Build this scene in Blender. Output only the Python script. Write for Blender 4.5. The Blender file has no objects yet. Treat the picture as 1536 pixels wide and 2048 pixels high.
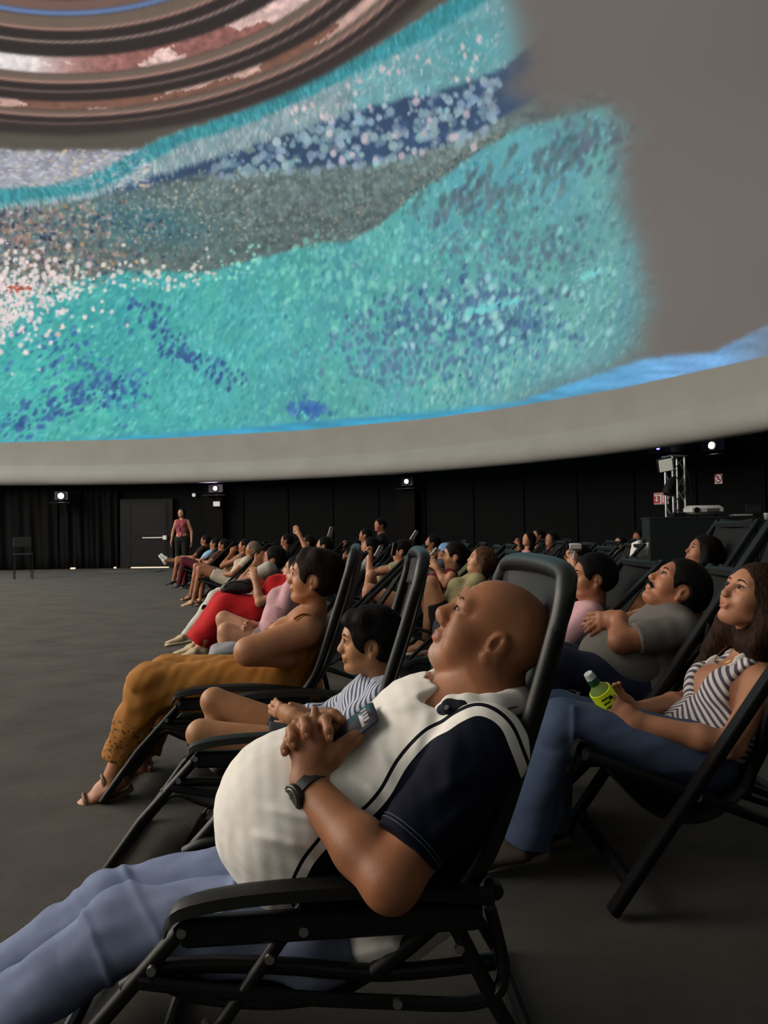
import bpy, math, random
import numpy as np
from mathutils import Vector, Matrix
sc = bpy.context.scene
rnd = random.Random(7); nr = np.random.RandomState(11)
PI = math.pi
# ---------------------------------------------------------------- camera
FPX = 1539.0; CAMZ = 1.08; PIT = math.atan((1062-1024)/FPX); ROL = math.radians(0.8)
def nv(a): a = np.asarray(a, float); return a/np.linalg.norm(a)
_F = np.array([0, math.cos(PIT), math.sin(PIT)]); _R0 = np.array([1., 0, 0]); _U0 = np.array([0, -math.sin(PIT), math.cos(PIT)])
_U = _U0*math.cos(ROL)+_R0*math.sin(ROL); _R = _R0*math.cos(ROL)-_U0*math.sin(ROL)
CAM = np.array([0, 0, CAMZ])
cam = bpy.data.cameras.new('camera'); camo = bpy.data.objects.new('camera', cam); sc.collection.objects.link(camo)
camo.matrix_world = Matrix([[_R[i], _U[i], -_F[i], CAM[i]] for i in range(3)]+[[0, 0, 0, 1]])
cam.sensor_fit = 'VERTICAL'; cam.sensor_height = 24.0; cam.lens = 24.0*FPX/2048; cam.clip_start = .05; cam.clip_end = 200
sc.camera = camo
# ---------------------------------------------------------------- world, exposure
w = bpy.data.worlds.new('world'); sc.world = w; w.use_nodes = True
w.node_tree.nodes['Background'].inputs[0].default_value = (0, 0, 0, 1); w.node_tree.nodes['Background'].inputs[1].default_value = 0
sc.view_settings.view_transform = 'Standard'; sc.view_settings.look = 'None'; sc.view_settings.gamma = 1
sc.view_settings.exposure = 0.0; sc.view_settings.use_curve_mapping = False
sc.cycles.max_bounces = 6; sc.cycles.diffuse_bounces = 4; sc.cycles.sample_clamp_indirect = 10
def P(x, y, Y):
    "the point of the place at depth Y that the photograph shows at pixel x, y"
    D = _F+_R*(x-768)/FPX-_U*(y-1024)/FPX
    return CAM+D*(Y/D[1])
def proj(V):
    V = np.asarray(V)-CAM; z = V@_F; z = np.where(z < .05, .05, z)
    return 768+FPX*(V@_R)/z, 1024-FPX*(V@_U)/z
# ---------------------------------------------------------------- objects
def tag(o, label=None, cat=None, group=None, kind=None):
    if label: o['label'] = label
    if cat: o['category'] = cat
    if group: o['group'] = group
    if kind: o['kind'] = kind
    return o
def empty(name, loc, rz=0, label=None, cat=None, group=None):
    o = bpy.data.objects.new(name, None); sc.collection.objects.link(o); o.location = loc; o.rotation_euler = (0, 0, rz)
    o.empty_display_size = .1
    return tag(o, label, cat, group)
def mesh(name, V, Fc, mat, parent=None, off=None, smooth=True, attrs=None, cols=None):
    V = np.asarray(V, np.float32).reshape(-1, 3)
    if off is not None: V = V-np.asarray(off, np.float32)
    me = bpy.data.meshes.new(name)
    if isinstance(Fc, np.ndarray):
        n, k = Fc.shape
        me.vertices.add(len(V)); me.vertices.foreach_set('co', V.ravel())
        me.loops.add(n*k); me.loops.foreach_set('vertex_index', Fc.astype(np.int32).ravel())
        me.polygons.add(n); me.polygons.foreach_set('loop_start', np.arange(0, n*k, k, dtype=np.int32))
        me.update(calc_edges=True)
    else:
        me.from_pydata(V.tolist(), [], Fc); me.update()
    me.polygons.foreach_set('use_smooth', np.full(len(me.polygons), smooth))
    for a, v in (attrs or {}).items():
        t = me.attributes.new(a, 'FLOAT', 'POINT'); t.data.foreach_set('value', np.asarray(v, np.float32).ravel())
    if cols is not None:
        t = me.color_attributes.new('picture', 'FLOAT_COLOR', 'POINT')
        t.data.foreach_set('color', np.c_[cols, np.ones(len(cols))].astype(np.float32).ravel())
    me.materials.append(mat)
    o = bpy.data.objects.new(name, me); sc.collection.objects.link(o)
    if parent is not None: o.parent = parent
    return o
def children(o): return [c for c in bpy.data.objects if c.parent == o]
def make_copy(root, tree, loc, rz, label=None, group=None):
    r = root.copy(); sc.collection.objects.link(r); r.location = loc; r.rotation_euler = (0, 0, rz)
    if label: r['label'] = label
    if group: r['group'] = group
    for ch, gs in tree:
        c = ch.copy(); sc.collection.objects.link(c); c.parent = r
        for g in gs:
            d = g.copy(); sc.collection.objects.link(d); d.parent = c
    return r
class MB:
    "collects boxes, bars and tubes into one mesh"
    def __init__(s): s.v = []; s.f = []
    def add(s, V, Fs):
        n = len(s.v); s.v += [tuple(map(float, p)) for p in V]; s.f += [tuple(i+n for i in f) for f in Fs]; return s
    def box(s, c, d, A=None, bev=0.0):
        c = np.asarray(c, float); A = np.eye(3) if A is None else np.asarray(A); h = np.asarray(d, float)/2
        if bev <= 0:
            V = [c+A.T@(h*np.array(q)) for q in [(-1,-1,-1),(1,-1,-1),(1,1,-1),(-1,1,-1),(-1,-1,1),(1,-1,1),(1,1,1),(-1,1,1)]]
            return s.add(V, [(3,2,1,0),(4,5,6,7),(0,1,5,4),(1,2,6,5),(2,3,7,6),(3,0,4,7)])
        b = min(bev, *(h*.9)); V = []; ring = []
        for (z, ins) in ((-h[2], b), (-h[2]+b, 0), (h[2]-b, 0), (h[2], b)):
            x, y = h[0]-ins, h[1]-ins; r = b*.6
            ring.append([(x-r,-y),(x,-y+r),(x,y-r),(x-r,y),(-x+r,y),(-x,y-r),(-x,-y+r),(-x+r,-y)])
            V += [c+A.T@np.array([p[0], p[1], z]) for p in ring[-1]]
        Fs = [tuple(range(7, -1, -1)), tuple(range(24, 32))]
        for k in range(3):
            for i in range(8): j = (i+1) % 8; Fs.append((k*8+i, k*8+j, k*8+8+j, k*8+8+i))
        return s.add(V, Fs)
    def bar(s, a, b, wd, th, up=(0, 0, 1), bev=0.004):
        a = np.asarray(a, float); b = np.asarray(b, float); x = nv(b-a); y = nv(np.cross(up, x)); z = np.cross(x, y)
        return s.box((a+b)/2, (np.linalg.norm(b-a), wd, th), np.array([x, y, z]), bev)
    def tube(s, pts, r, n=8, flat=1.0, closed=False):
        pts = [np.asarray(p, float) for p in pts]; m = len(pts); V = []
        ref = np.array([0.13, .2, 1.]); rr = r if hasattr(r, '__len__') else [r]*m
        for i, p in enumerate(pts):
            t = nv(pts[min(i+1, m-1)]-pts[max(i-1, 0)]) if not closed else nv(pts[(i+1) % m]-pts[i-1])
            u = np.cross(t, ref)
            if np.linalg.norm(u) < .1: u = np.cross(t, (1, 0, 0))
            u = nv(u); v = np.cross(t, u); ref = v if False else ref
            for k in range(n):
                a = 2*PI*k/n; V.append(p+rr[i]*(math.cos(a)*u+flat*math.sin(a)*v))
        Fs = []
        for i in range(m if closed else m-1):
            j = (i+1) % m
            for k in range(n): l = (k+1) % n; Fs.append((i*n+k, i*n+l, j*n+l, j*n+k))
        if not closed: Fs += [tuple(range(n-1, -1, -1)), tuple((m-1)*n+k for k in range(n))]
        return s.add(V, Fs)
    def disc(s, c, nrm, r, th, n=16):
        nrm = nv(nrm); c = np.asarray(c, float); return s.tube([c-nrm*th/2, c+nrm*th/2], r, n)
    def build(s, name, mat, parent=None, off=None, smooth=True):
        o = mesh(name, s.v, s.f, mat, parent, off, smooth)
        if smooth:
            try: o.data.set_sharp_from_angle(angle=math.radians(38))
            except Exception: pass
        return o
def smooth_path(pts, n=6, closed=False):
    "Catmull-Rom through the points"
    p = [np.asarray(q, float) for q in pts]; out = []
    m = len(p); rng = range(m if closed else m-1)
    for i in rng:
        a = p[i-1] if (i > 0 or closed) else p[0]; b = p[i]; c = p[(i+1) % m]; d = p[(i+2) % m] if (closed or i+2 < m) else p[-1]
        for k in range(n):
            t = k/n; out.append(.5*((2*b)+(c-a)*t+(2*a-5*b+4*c-d)*t*t+(3*b-a-3*c+d)*t**3))
    if not closed: out.append(p[-1])
    return out
# ---------------------------------------------------------------- materials
def lin(c): c = np.asarray(c, float)/255; return np.where(c <= .04045, c/12.92, ((c+.055)/1.055)**2.4)
_mc = {}
def newmat(name):
    m = bpy.data.materials.new(name); m.use_nodes = True; nt = m.node_tree; return m, nt, nt.nodes, nt.links, nt.nodes['Principled BSDF']
def fabric(rgb, name='cloth', rough=.85, scale=60, var=.12, bump=.15, spec=.3, fine=900, sheen=0):
    key = (name, tuple(rgb), rough, scale, var, bump)
    if key in _mc: return _mc[key]
    m, nt, N, L, B = newmat(name); c = lin(rgb)
    tc = N.new('ShaderNodeTexCoord'); n1 = N.new('ShaderNodeTexNoise'); n1.inputs['Scale'].default_value = scale; n1.inputs['Detail'].default_value = 5
    L.new(tc.outputs['Object'], n1.inputs['Vector'])
    mx = N.new('ShaderNodeMix'); mx.data_type = 'RGBA'; L.new(n1.outputs[0], mx.inputs[0])
    mx.inputs[6].default_value = (*(c*(1-var)), 1); mx.inputs[7].default_value = (*(np.minimum(c*(1+var), 1)), 1)
    L.new(mx.outputs[2], B.inputs['Base Color'])
    B.inputs['Roughness'].default_value = rough; B.inputs['Specular IOR Level'].default_value = spec
    n2 = N.new('ShaderNodeTexNoise'); n2.inputs['Scale'].default_value = fine; L.new(tc.outputs['Object'], n2.inputs['Vector'])
    b = N.new('ShaderNodeBump'); b.inputs['Strength'].default_value = bump; b.inputs['Distance'].default_value = .002
    L.new(n2.outputs[0], b.inputs['Height']); L.new(b.outputs[0], B.inputs['Normal'])
    _mc[key] = m; return m
def plain(rgb, name, rough=.5, metal=0, spec=.5, emit=0, ecol=None, trans=0, alpha=1):
    key = (name, tuple(rgb), rough, metal, emit)
    if key in _mc: return _mc[key]
    m, nt, N, L, B = newmat(name); c = lin(rgb)
    nz = N.new('ShaderNodeTexNoise'); nz.inputs['Scale'].default_value = 35; nz.inputs['Detail'].default_value = 4
    tc = N.new('ShaderNodeTexCoord'); L.new(tc.outputs['Object'], nz.inputs['Vector'])
    mr = N.new('ShaderNodeMapRange'); mr.inputs[3].default_value = max(0, rough-.08); mr.inputs[4].default_value = min(1, rough+.08)
    L.new(nz.outputs[0], mr.inputs[0]); L.new(mr.outputs[0], B.inputs['Roughness'])
    B.inputs['Base Color'].default_value = (*c, 1); B.inputs['Metallic'].default_value = metal; B.inputs['Specular IOR Level'].default_value = spec
    if emit: B.inputs['Emission Color'].default_value = (*(lin(ecol) if ecol else c), 1); B.inputs['Emission Strength'].default_value = emit
    if trans: B.inputs['Transmission Weight'].default_value = trans; B.inputs['IOR'].default_value = 1.35
    _mc[key] = m; return m
def skin(rgb):
    key = ('skin', tuple(rgb))
    if key in _mc: return _mc[key]
    m, nt, N, L, B = newmat('skin'); c = lin(rgb)
    tc = N.new('ShaderNodeTexCoord'); n1 = N.new('ShaderNodeTexNoise'); n1.inputs['Scale'].default_value = 14; n1.inputs['Detail'].default_value = 6
    L.new(tc.outputs['Object'], n1.inputs['Vector'])
    r = N.new('ShaderNodeValToRGB'); L.new(n1.outputs[0], r.inputs[0])
    r.color_ramp.elements[0].position = .3; r.color_ramp.elements[0].color = (*(c*np.array([.82, .74, .7])), 1)
    r.color_ramp.elements[1].position = .7; r.color_ramp.elements[1].color = (*np.minimum(c*np.array([1.12, 1.08, 1.06]), 1), 1)
    at = N.new('ShaderNodeAttribute'); at.attribute_name = 'blush'
    mx = N.new('ShaderNodeMix'); mx.data_type = 'RGBA'; L.new(at.outputs['Fac'], mx.inputs[0]); L.new(r.outputs[0], mx.inputs[6])
    mx.inputs[7].default_value = (*(c*np.array([.75, .42, .42])), 1)
    at2 = N.new('ShaderNodeAttribute'); at2.attribute_name = 'beard'
    n3 = N.new('ShaderNodeTexNoise'); n3.inputs['Scale'].default_value = 650; L.new(tc.outputs['Object'], n3.inputs['Vector'])
    mu = N.new('ShaderNodeMath'); mu.operation = 'MULTIPLY'; mr = N.new('ShaderNodeMapRange'); mr.inputs[1].default_value = .46; mr.inputs[2].default_value = .66
    L.new(n3.outputs[0], mr.inputs[0]); L.new(mr.outputs[0], mu.inputs[0]); L.new(at2.outputs['Fac'], mu.inputs[1])
    m2 = N.new('ShaderNodeMix'); m2.data_type = 'RGBA'; L.new(mu.outputs[0], m2.inputs[0]); L.new(mx.outputs[2], m2.inputs[6]); m2.inputs[7].default_value = (.55, .52, .48, 1)
    L.new(m2.outputs[2], B.inputs['Base Color'])
    B.inputs['Roughness'].default_value = .48; B.inputs['Specular IOR Level'].default_value = .4
    n2 = N.new('ShaderNodeTexNoise'); n2.inputs['Scale'].default_value = 260; n2.inputs['Detail'].default_value = 4; L.new(tc.outputs['Object'], n2.inputs['Vector'])
    b = N.new('ShaderNodeBump'); b.inputs['Strength'].default_value = .18; b.inputs['Distance'].default_value = .003
    L.new(n2.outputs[0], b.inputs['Height']); L.new(b.outputs[0], B.inputs['Normal'])
    _mc[key] = m; return m
def hairmat(rgb, rgb2=None):
    key = ('hair', tuple(rgb))
    if key in _mc: return _mc[key]
    m, nt, N, L, B = newmat('hair'); c = lin(rgb); c2 = lin(rgb2 or [min(255, v*1.3+4) for v in rgb])
    tc = N.new('ShaderNodeTexCoord'); mp = N.new('ShaderNodeMapping'); mp.inputs['Scale'].default_value = (170, 170, 18); mp.inputs['Rotation'].default_value = (0, .35, 0)
    L.new(tc.outputs['Object'], mp.inputs[0]); n1 = N.new('ShaderNodeTexNoise'); n1.inputs['Scale'].default_value = 1; n1.inputs['Detail'].default_value = 5
    L.new(mp.outputs[0], n1.inputs['Vector']); r = N.new('ShaderNodeValToRGB'); L.new(n1.outputs[0], r.inputs[0])
    r.color_ramp.elements[0].position = .42; r.color_ramp.elements[0].color = (*c, 1); r.color_ramp.elements[1].position = .7; r.color_ramp.elements[1].color = (*c2, 1)
    L.new(r.outputs[0], B.inputs['Base Color']); B.inputs['Roughness'].default_value = .65; B.inputs['Specular IOR Level'].default_value = .08
    b = N.new('ShaderNodeBump'); b.inputs['Strength'].default_value = .5; b.inputs['Distance'].default_value = .004; L.new(n1.outputs[0], b.inputs['Height']); L.new(b.outputs[0], B.inputs['Normal'])
    _mc[key] = m; return m
def zoned(base, zones, name='cloth', rough=.85, bump=.15, fine=900, stripes=None, folds=0):
    """pigment zones: zones = [(attribute, low, high, colour)], a crisp threshold of a stored distance;
    stripes = (attribute, period, duty, colour, mask attribute or None)"""
    m, nt, N, L, B = newmat(name); cur = None
    tc = N.new('ShaderNodeTexCoord'); n1 = N.new('ShaderNodeTexNoise'); n1.inputs['Scale'].default_value = 50; L.new(tc.outputs['Object'], n1.inputs['Vector'])
    mx = N.new('ShaderNodeMix'); mx.data_type = 'RGBA'; c = lin(base); L.new(n1.outputs[0], mx.inputs[0]); mx.inputs[6].default_value = (*(c*.93), 1); mx.inputs[7].default_value = (*np.minimum(c*1.05, 1), 1)
    cur = mx.outputs[2]
    def mixin(fac, col):
        nonlocal cur
        q = N.new('ShaderNodeMix'); q.data_type = 'RGBA'; L.new(fac, q.inputs[0]); L.new(cur, q.inputs[6]); q.inputs[7].default_value = (*lin(col), 1); cur = q.outputs[2]
    def cmp(sock, op, v):
        q = N.new('ShaderNodeMath'); q.operation = op; L.new(sock, q.inputs[0])
        if isinstance(v, float): q.inputs[1].default_value = v
        else: L.new(v, q.inputs[1])
        return q.outputs[0]
    if stripes:
        a, per, duty, col, mask = stripes
        at = N.new('ShaderNodeAttribute'); at.attribute_name = a
        s_ = cmp(cmp(at.outputs['Fac'], 'MODULO', float(per)), 'LESS_THAN', float(per*duty))
        if mask: am = N.new('ShaderNodeAttribute'); am.attribute_name = mask; s_ = cmp(s_, 'MULTIPLY', cmp(am.outputs['Fac'], 'GREATER_THAN', 0.0))
        mixin(s_, col)
    for (a, lo, hi, col) in zones:
        at = N.new('ShaderNodeAttribute'); at.attribute_name = a
        f = cmp(cmp(at.outputs['Fac'], 'GREATER_THAN', float(lo)), 'MULTIPLY', cmp(at.outputs['Fac'], 'LESS_THAN', float(hi)))
        mixin(f, col)
    L.new(cur, B.inputs['Base Color']); B.inputs['Roughness'].default_value = rough; B.inputs['Specular IOR Level'].default_value = .12
    n2 = N.new('ShaderNodeTexNoise'); n2.inputs['Scale'].default_value = fine; L.new(tc.outputs['Object'], n2.inputs['Vector'])
    b = N.new('ShaderNodeBump'); b.inputs['Strength'].default_value = bump; b.inputs['Distance'].default_value = .002
    L.new(n2.outputs[0], b.inputs['Height']); L.new(b.outputs[0], B.inputs['Normal'])
    return m
BLK = plain((11, 12, 14), 'black_metal', .5, 0, .25); BLK2 = plain((16, 17, 19), 'black_plastic', .55, 0, .25); BOLT = plain((150, 150, 152), 'steel', .3, .9)
WOODBLK = plain((10, 10, 12), 'black_wood', .55, 0, .25)
SLING = fabric((9, 10, 12), 'sling_fabric', .8, 40, .1, .3, .3, 1200)
# ---------------------------------------------------------------- signed distance modelling
class Sdf:
    def __init__(s): s.p = []
    def cone(s, a, b, ra, rb=None, k=.02, op='u', flat=None, cap=False):
        a = np.asarray(a, float); b = np.asarray(b, float); rb = ra if rb is None else rb
        R = max(ra, rb)*(max(flat[1], 1) if flat else 1)+k
        s.p.append(('c', a, b, ra, rb, k, op, flat, cap, np.minimum(a, b)-R, np.maximum(a, b)+R)); return s
    def chain(s, pts, rs, k=.02, op='u', flat=None):
        for i in range(len(pts)-1): s.cone(pts[i], pts[i+1], rs[i], rs[i+1], k, op, flat)
        return s
    def ell(s, c, r, A=None, k=.02, op='u'):
        c = np.asarray(c, float); A = np.eye(3) if A is None else np.asarray(A, float); r = np.asarray(r, float)
        e = np.sqrt(((A.T*r)**2).sum(1))+k*1.5
        s.p.append(('e', c, A, r, None, k, op, None, None, c-e, c+e)); return s
    def plane(s, q, n, k=0.002, lo=None, hi=None):
        "keeps the side against the normal"
        s.p.append(('p', np.asarray(q, float), nv(n), None, None, k, 'i', None, None, lo, hi)); return s
    def mesh(s, h, noise=None, pad=.004):
        ad = [q for q in s.p if q[6] == 'u']
        lo = np.min([q[9] for q in ad], 0)-2*h; hi = np.max([q[10] for q in ad], 0)+2*h
        n = np.ceil((hi-lo)/h).astype(int)+1; D = np.full(n, .5, np.float32)
        ax = [(lo[i]+h*np.arange(n[i])).astype(np.float32) for i in range(3)]
        for q in s.p:
            l2 = lo if q[9] is None else q[9]-2*h; h2 = hi if q[10] is None else q[10]+2*h
            i0 = np.clip(np.floor((l2-lo)/h).astype(int), 0, n); i1 = np.clip(np.ceil((h2-lo)/h).astype(int)+1, 0, n)
            if (i1 <= i0).any(): continue
            sl = tuple(slice(i0[i], i1[i]) for i in range(3))
            X = ax[0][sl[0]][:, None, None]; Y = ax[1][sl[1]][None, :, None]; Z = ax[2][sl[2]][None, None, :]
            kind, a, b = q[0], q[1], q[2]; k = q[5]; op = q[6]
            if kind == 'c':
                px, py, pz = X-np.float32(a[0]), Y-np.float32(a[1]), Z-np.float32(a[2]); ba = b-a
                if q[7]:
                    nn = nv(q[7][0]); f = np.float32(1-1/q[7][1]); dt = px*np.float32(nn[0])+py*np.float32(nn[1])+pz*np.float32(nn[2])
                    px = px-np.float32(nn[0])*f*dt; py = py-np.float32(nn[1])*f*dt; pz = pz-np.float32(nn[2])*f*dt; ba = ba-nn*(ba@nn)*(1-1/q[7][1])
                bb = max(float(ba@ba), 1e-9); ba = ba.astype(np.float32)
                t0 = (px*ba[0]+py*ba[1]+pz*ba[2])/np.float32(bb); t = np.clip(t0, 0, 1)
                if q[8]:
                    tt = np.maximum(t0, 0); d = np.sqrt((px-tt*ba[0])**2+(py-tt*ba[1])**2+(pz-tt*ba[2])**2)-(q[3]+(q[4]-q[3])*t)
                    d = np.maximum(d, (t0-1)*np.float32(math.sqrt(bb)))
                else: d = np.sqrt((px-t*ba[0])**2+(py-t*ba[1])**2+(pz-t*ba[2])**2)-(q[3]+(q[4]-q[3])*t)
            elif kind == 'e':
                px, py, pz = X-np.float32(a[0]), Y-np.float32(a[1]), Z-np.float32(a[2]); r = q[3]; k0 = 0; k1 = 0
                for i in range(3):
                    u = (px*np.float32(b[i, 0])+py*np.float32(b[i, 1])+pz*np.float32(b[i, 2]))/np.float32(r[i]); k0 = k0+u*u; k1 = k1+(u/np.float32(r[i]))**2
                k0 = np.sqrt(k0); k1 = np.sqrt(k1)+1e-6; d = k0*(k0-1)/k1
            else: d = (X-np.float32(a[0]))*np.float32(b[0])+(Y-np.float32(a[1]))*np.float32(b[1])+(Z-np.float32(a[2]))*np.float32(b[2])
            A = D[sl]; k = max(k, 1e-5)
            if op == 'u': hh = np.maximum(k-np.abs(A-d), 0); D[sl] = np.minimum(A, d)-hh*hh/(4*k)
            elif op == 's': d = -d; hh = np.maximum(k-np.abs(A-d), 0); D[sl] = np.maximum(A, d)+hh*hh/(4*k)
            else: hh = np.maximum(k-np.abs(A-d), 0); D[sl] = np.maximum(A, d)+hh*hh/(4*k)
        if noise is not None:
            I = np.argwhere(np.abs(D) < 3*h+.022); Q = lo+I*h; D[tuple(I.T)] += noise(Q).astype(np.float32)
        D[0] = D[-1] = .5; D[:, 0] = D[:, -1] = .5; D[:, :, 0] = D[:, :, -1] = .5
        return surfnet(D, lo, h)
def surfnet(D, lo, h):
    s = D < 0; a = s.astype(np.uint8)
    c = a[:-1]+a[1:]; c = c[:, :-1]+c[:, 1:]; c = c[:, :, :-1]+c[:, :, 1:]
    act = (c > 0) & (c < 8); cells = np.argwhere(act); idx = np.full(act.shape, -1, np.int32); idx[act] = np.arange(len(cells))
    acc = np.zeros((len(cells), 3)); cnt = np.zeros(len(cells))
    co = [(i, j, k) for i in (0, 1) for j in (0, 1) for k in (0, 1)]
    val = {o: D[cells[:, 0]+o[0], cells[:, 1]+o[1], cells[:, 2]+o[2]] for o in co}
    for o in co:
        for x in range(3):
            if o[x]: continue
            q = list(o); q[x] = 1; q = tuple(q); va, vb = val[o], val[q]; cr = (va < 0) != (vb < 0)
            t = va[cr]/(va[cr]-vb[cr]); p = np.tile(np.array(o, float), (len(t), 1)); p[:, x] = t; acc[cr] += p; cnt[cr] += 1
    V = lo+h*(cells+acc/cnt[:, None]); Q = []
    for x in range(3):
        y, z = [(1, 2), (0, 2), (0, 1)][x]
        A = np.moveaxis(s, (x, y, z), (0, 1, 2)); ii = np.moveaxis(idx, (x, y, z), (0, 1, 2))
        e = A[:-1, 1:-1, 1:-1] != A[1:, 1:-1, 1:-1]; I = np.argwhere(e); i, j, k = I[:, 0], I[:, 1]+1, I[:, 2]+1
        q = np.c_[ii[i, j-1, k-1], ii[i, j, k-1], ii[i, j, k], ii[i, j-1, k]]; ins = A[i, j, k]
        fl = ~ins if x != 1 else ins; q[fl] = q[fl][:, ::-1]; Q.append(q)
    Q = np.concatenate(Q); return V.astype(np.float32), Q[(Q >= 0).all(1)]
def snoise(Q, sc_, seed=0, n=4):
    r = np.random.RandomState(seed); o = 0
    for i in range(n):
        d = r.normal(size=3); d *= sc_*(.7+.6*r.rand()); e = r.normal(size=3)*sc_*.4
        o = o+np.sin(Q@d+r.rand()*6+1.2*np.sin(Q@e+r.rand()*6))
    return o/n
def polysd(x, y, poly):
    "signed distance (negative inside) of points to a closed polygon"
    poly = np.asarray(poly, float); d = np.full(x.shape, 1e9); ins = np.zeros(x.shape, bool)
    for i in range(len(poly)):
        a = poly[i-1]; b = poly[i]; e = b-a; wx = x-a[0]; wy = y-a[1]; t = np.clip((wx*e[0]+wy*e[1])/(e@e+1e-9), 0, 1)
        d = np.minimum(d, np.hypot(wx-t*e[0], wy-t*e[1]))
        c = ((a[1] <= y) != (b[1] <= y)); xx = a[0]+(y-a[1])*e[0]/(e[1] if abs(e[1]) > 1e-9 else 1e-9); ins ^= c & (x < xx)
    return np.where(ins, -d, d)
# ================================================================ the dome and its projected picture
DC = np.array([-8.817, 8.327]); DR = 15.777; DZ = 2.68; DH = 10.0
X0, Y0, ST = -420, -640, 2.0; NX, NY = 1180, 900
def vnoise(seed, sx, sy, oct=4):
    r = np.random.RandomState(seed); o = np.zeros((NY, NX)); amp = 1; tot = 0
    for k in range(oct):
        gx, gy = int(NX*ST/sx)+3, int(NY*ST/sy)+3; g = r.rand(gy, gx)
        u = np.arange(NX)*ST/sx; v = np.arange(NY)*ST/sy; iu = u.astype(int); iv = v.astype(int); fu = u-iu; fv = v-iv
        fu = fu*fu*(3-2*fu); fv = fv*fv*(3-2*fv)
        a = g[iv][:, iu]*(1-fu)+g[iv][:, iu+1]*fu; b = g[iv+1][:, iu]*(1-fu)+g[iv+1][:, iu+1]*fu
        o += amp*(a*(1-fv)[:, None]+b*fv[:, None]); tot += amp; amp *= .55; sx /= 2; sy /= 2
    return o/tot
def paint():
    gx = X0+ST*np.arange(NX); gy = Y0+ST*np.arange(NY); X, Y = np.meshgrid(gx, gy)
    I = np.zeros((NY, NX, 3)); n1 = vnoise(1, 120, 90); n2 = vnoise(2, 30, 24); n3 = vnoise(3, 14, 10, 3); n4 = vnoise(4, 60, 200)
    C = lambda pts: np.interp(gx, [p[0] for p in pts], [p[1] for p in pts])[None, :]
    S = lambda d, w: 1/(1+np.exp(-np.clip(d/w, -30, 30)))
    def lay(mask, col, var=.10, nz=n2):
        col = np.asarray(col, float); c = col if col.ndim == 3 else col[None, None, :]
        np.copyto(I, I*(1-mask[..., None])+(c*(1+var*2*(nz[..., None]-.5)))*mask[..., None])
    jag = (n2-.5)*26+(n3-.5)*14
    rup = C([(-420, 385), (0, 380), (100, 372), (180, 352), (260, 308), (330, 272), (420, 243), (500, 213), (620, 158), (750, 92), (850, 30), (950, -30), (1200, -200), (1900, -500)])
    rlo = C([(-420, 420), (0, 412), (100, 400), (180, 386), (240, 358), (300, 322), (360, 290), (450, 262), (520, 236), (620, 192), (700, 152), (800, 102), (900, 50), (1000, -20), (1900, -400)])
    aLo = C([(-420, 430), (0, 412), (200, 386), (300, 352), (400, 326), (500, 294), (600, 262), (700, 226), (800, 200), (900, 178), (1000, 140), (1100, 60), (1900, -300)])
    bLo = C([(-420, 430), (0, 412), (200, 388), (300, 372), (400, 350), (500, 342), (600, 336), (750, 326), (850, 306), (960, 262), (1020, 225), (1150, 150), (1900, -100)])
    cLo = C([(-420, 640), (0, 600), (130, 562), (250, 545), (400, 546), (500, 522), (620, 492), (700, 480), (760, 452), (830, 388), (900, 345), (960, 300), (1040, 256), (1130, 232), (1200, 214), (1900, 60)])
    bot = C([(-420, 890), (0, 885), (300, 878), (600, 861), (850, 838), (1014, 816), (1240, 777), (1484, 724), (1560, 705), (1900, 600)])
    # main teal water
    tx = np.clip((X-200)/1000, 0, 1)[..., None]; base = np.array([62, 168, 164])*(1-tx)+np.array([96, 156, 160])*tx
    base = base*(1+.22*(n1[..., None]-.5))+np.array([6, 10, -4])*(n4[..., None]-.5)*3
    lay(np.ones_like(X), base, .06)
    # upper bands
    lay(S(cLo+jag*.5-Y, 2.2), np.array([88, 106, 106]), .3, n3)
    q = np.exp(-(((X-260)/150)**2+((Y-(445+(X-260)*.08))/45)**2)); lay(q*S(cLo-Y, 6), [52, 104, 116], .15)
    lay(np.exp(-(((X-40)/140)**2+((Y-480)/70)**2))*.8, [112, 100, 98], .35, n3)
    lay(S(bLo+jag*.5-Y, 2.5), [48, 72, 104], .2)
    lay(S(aLo+jag*.45-Y, 2.5), np.where((X > 700)[..., None], [104, 156, 164], [128, 152, 158]), .16)
    q = np.exp(-(((X-930)/90)**2+((Y-90)/70)**2)); lay(q*.6*S(aLo-Y, 5), [70, 150, 156])
    lay(S(rlo+(n3-.5)*14-Y, 2), np.array([50, 138, 148]), .2, vnoise(9, 12, 40, 3))
    lay(S(rup+jag*.2-Y, 2), [150, 152, 162], .22, n3)
    og = np.where(gx[None, :] < 280, C([(-420, 290), (0, 299), (150, 303), (290, 298)]), rup)
    lay(S(og+(n3-.5)*10-Y, 2), [82, 77, 68], .05)
    # blue band running along the foot of the picture, thin at left and broad at right
    bl = C([(-420, 880), (100, 884), (250, 874), (400, 862), (600, 845), (850, 826), (950, 815), (1040, 802), (1150, 765), (1240, 734), (1290, 717), (1350, 711), (1420, 706), (1480, 678), (1536, 648), (1900, 560)])
    # dabs
    rr = np.random.RandomState(5)
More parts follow.
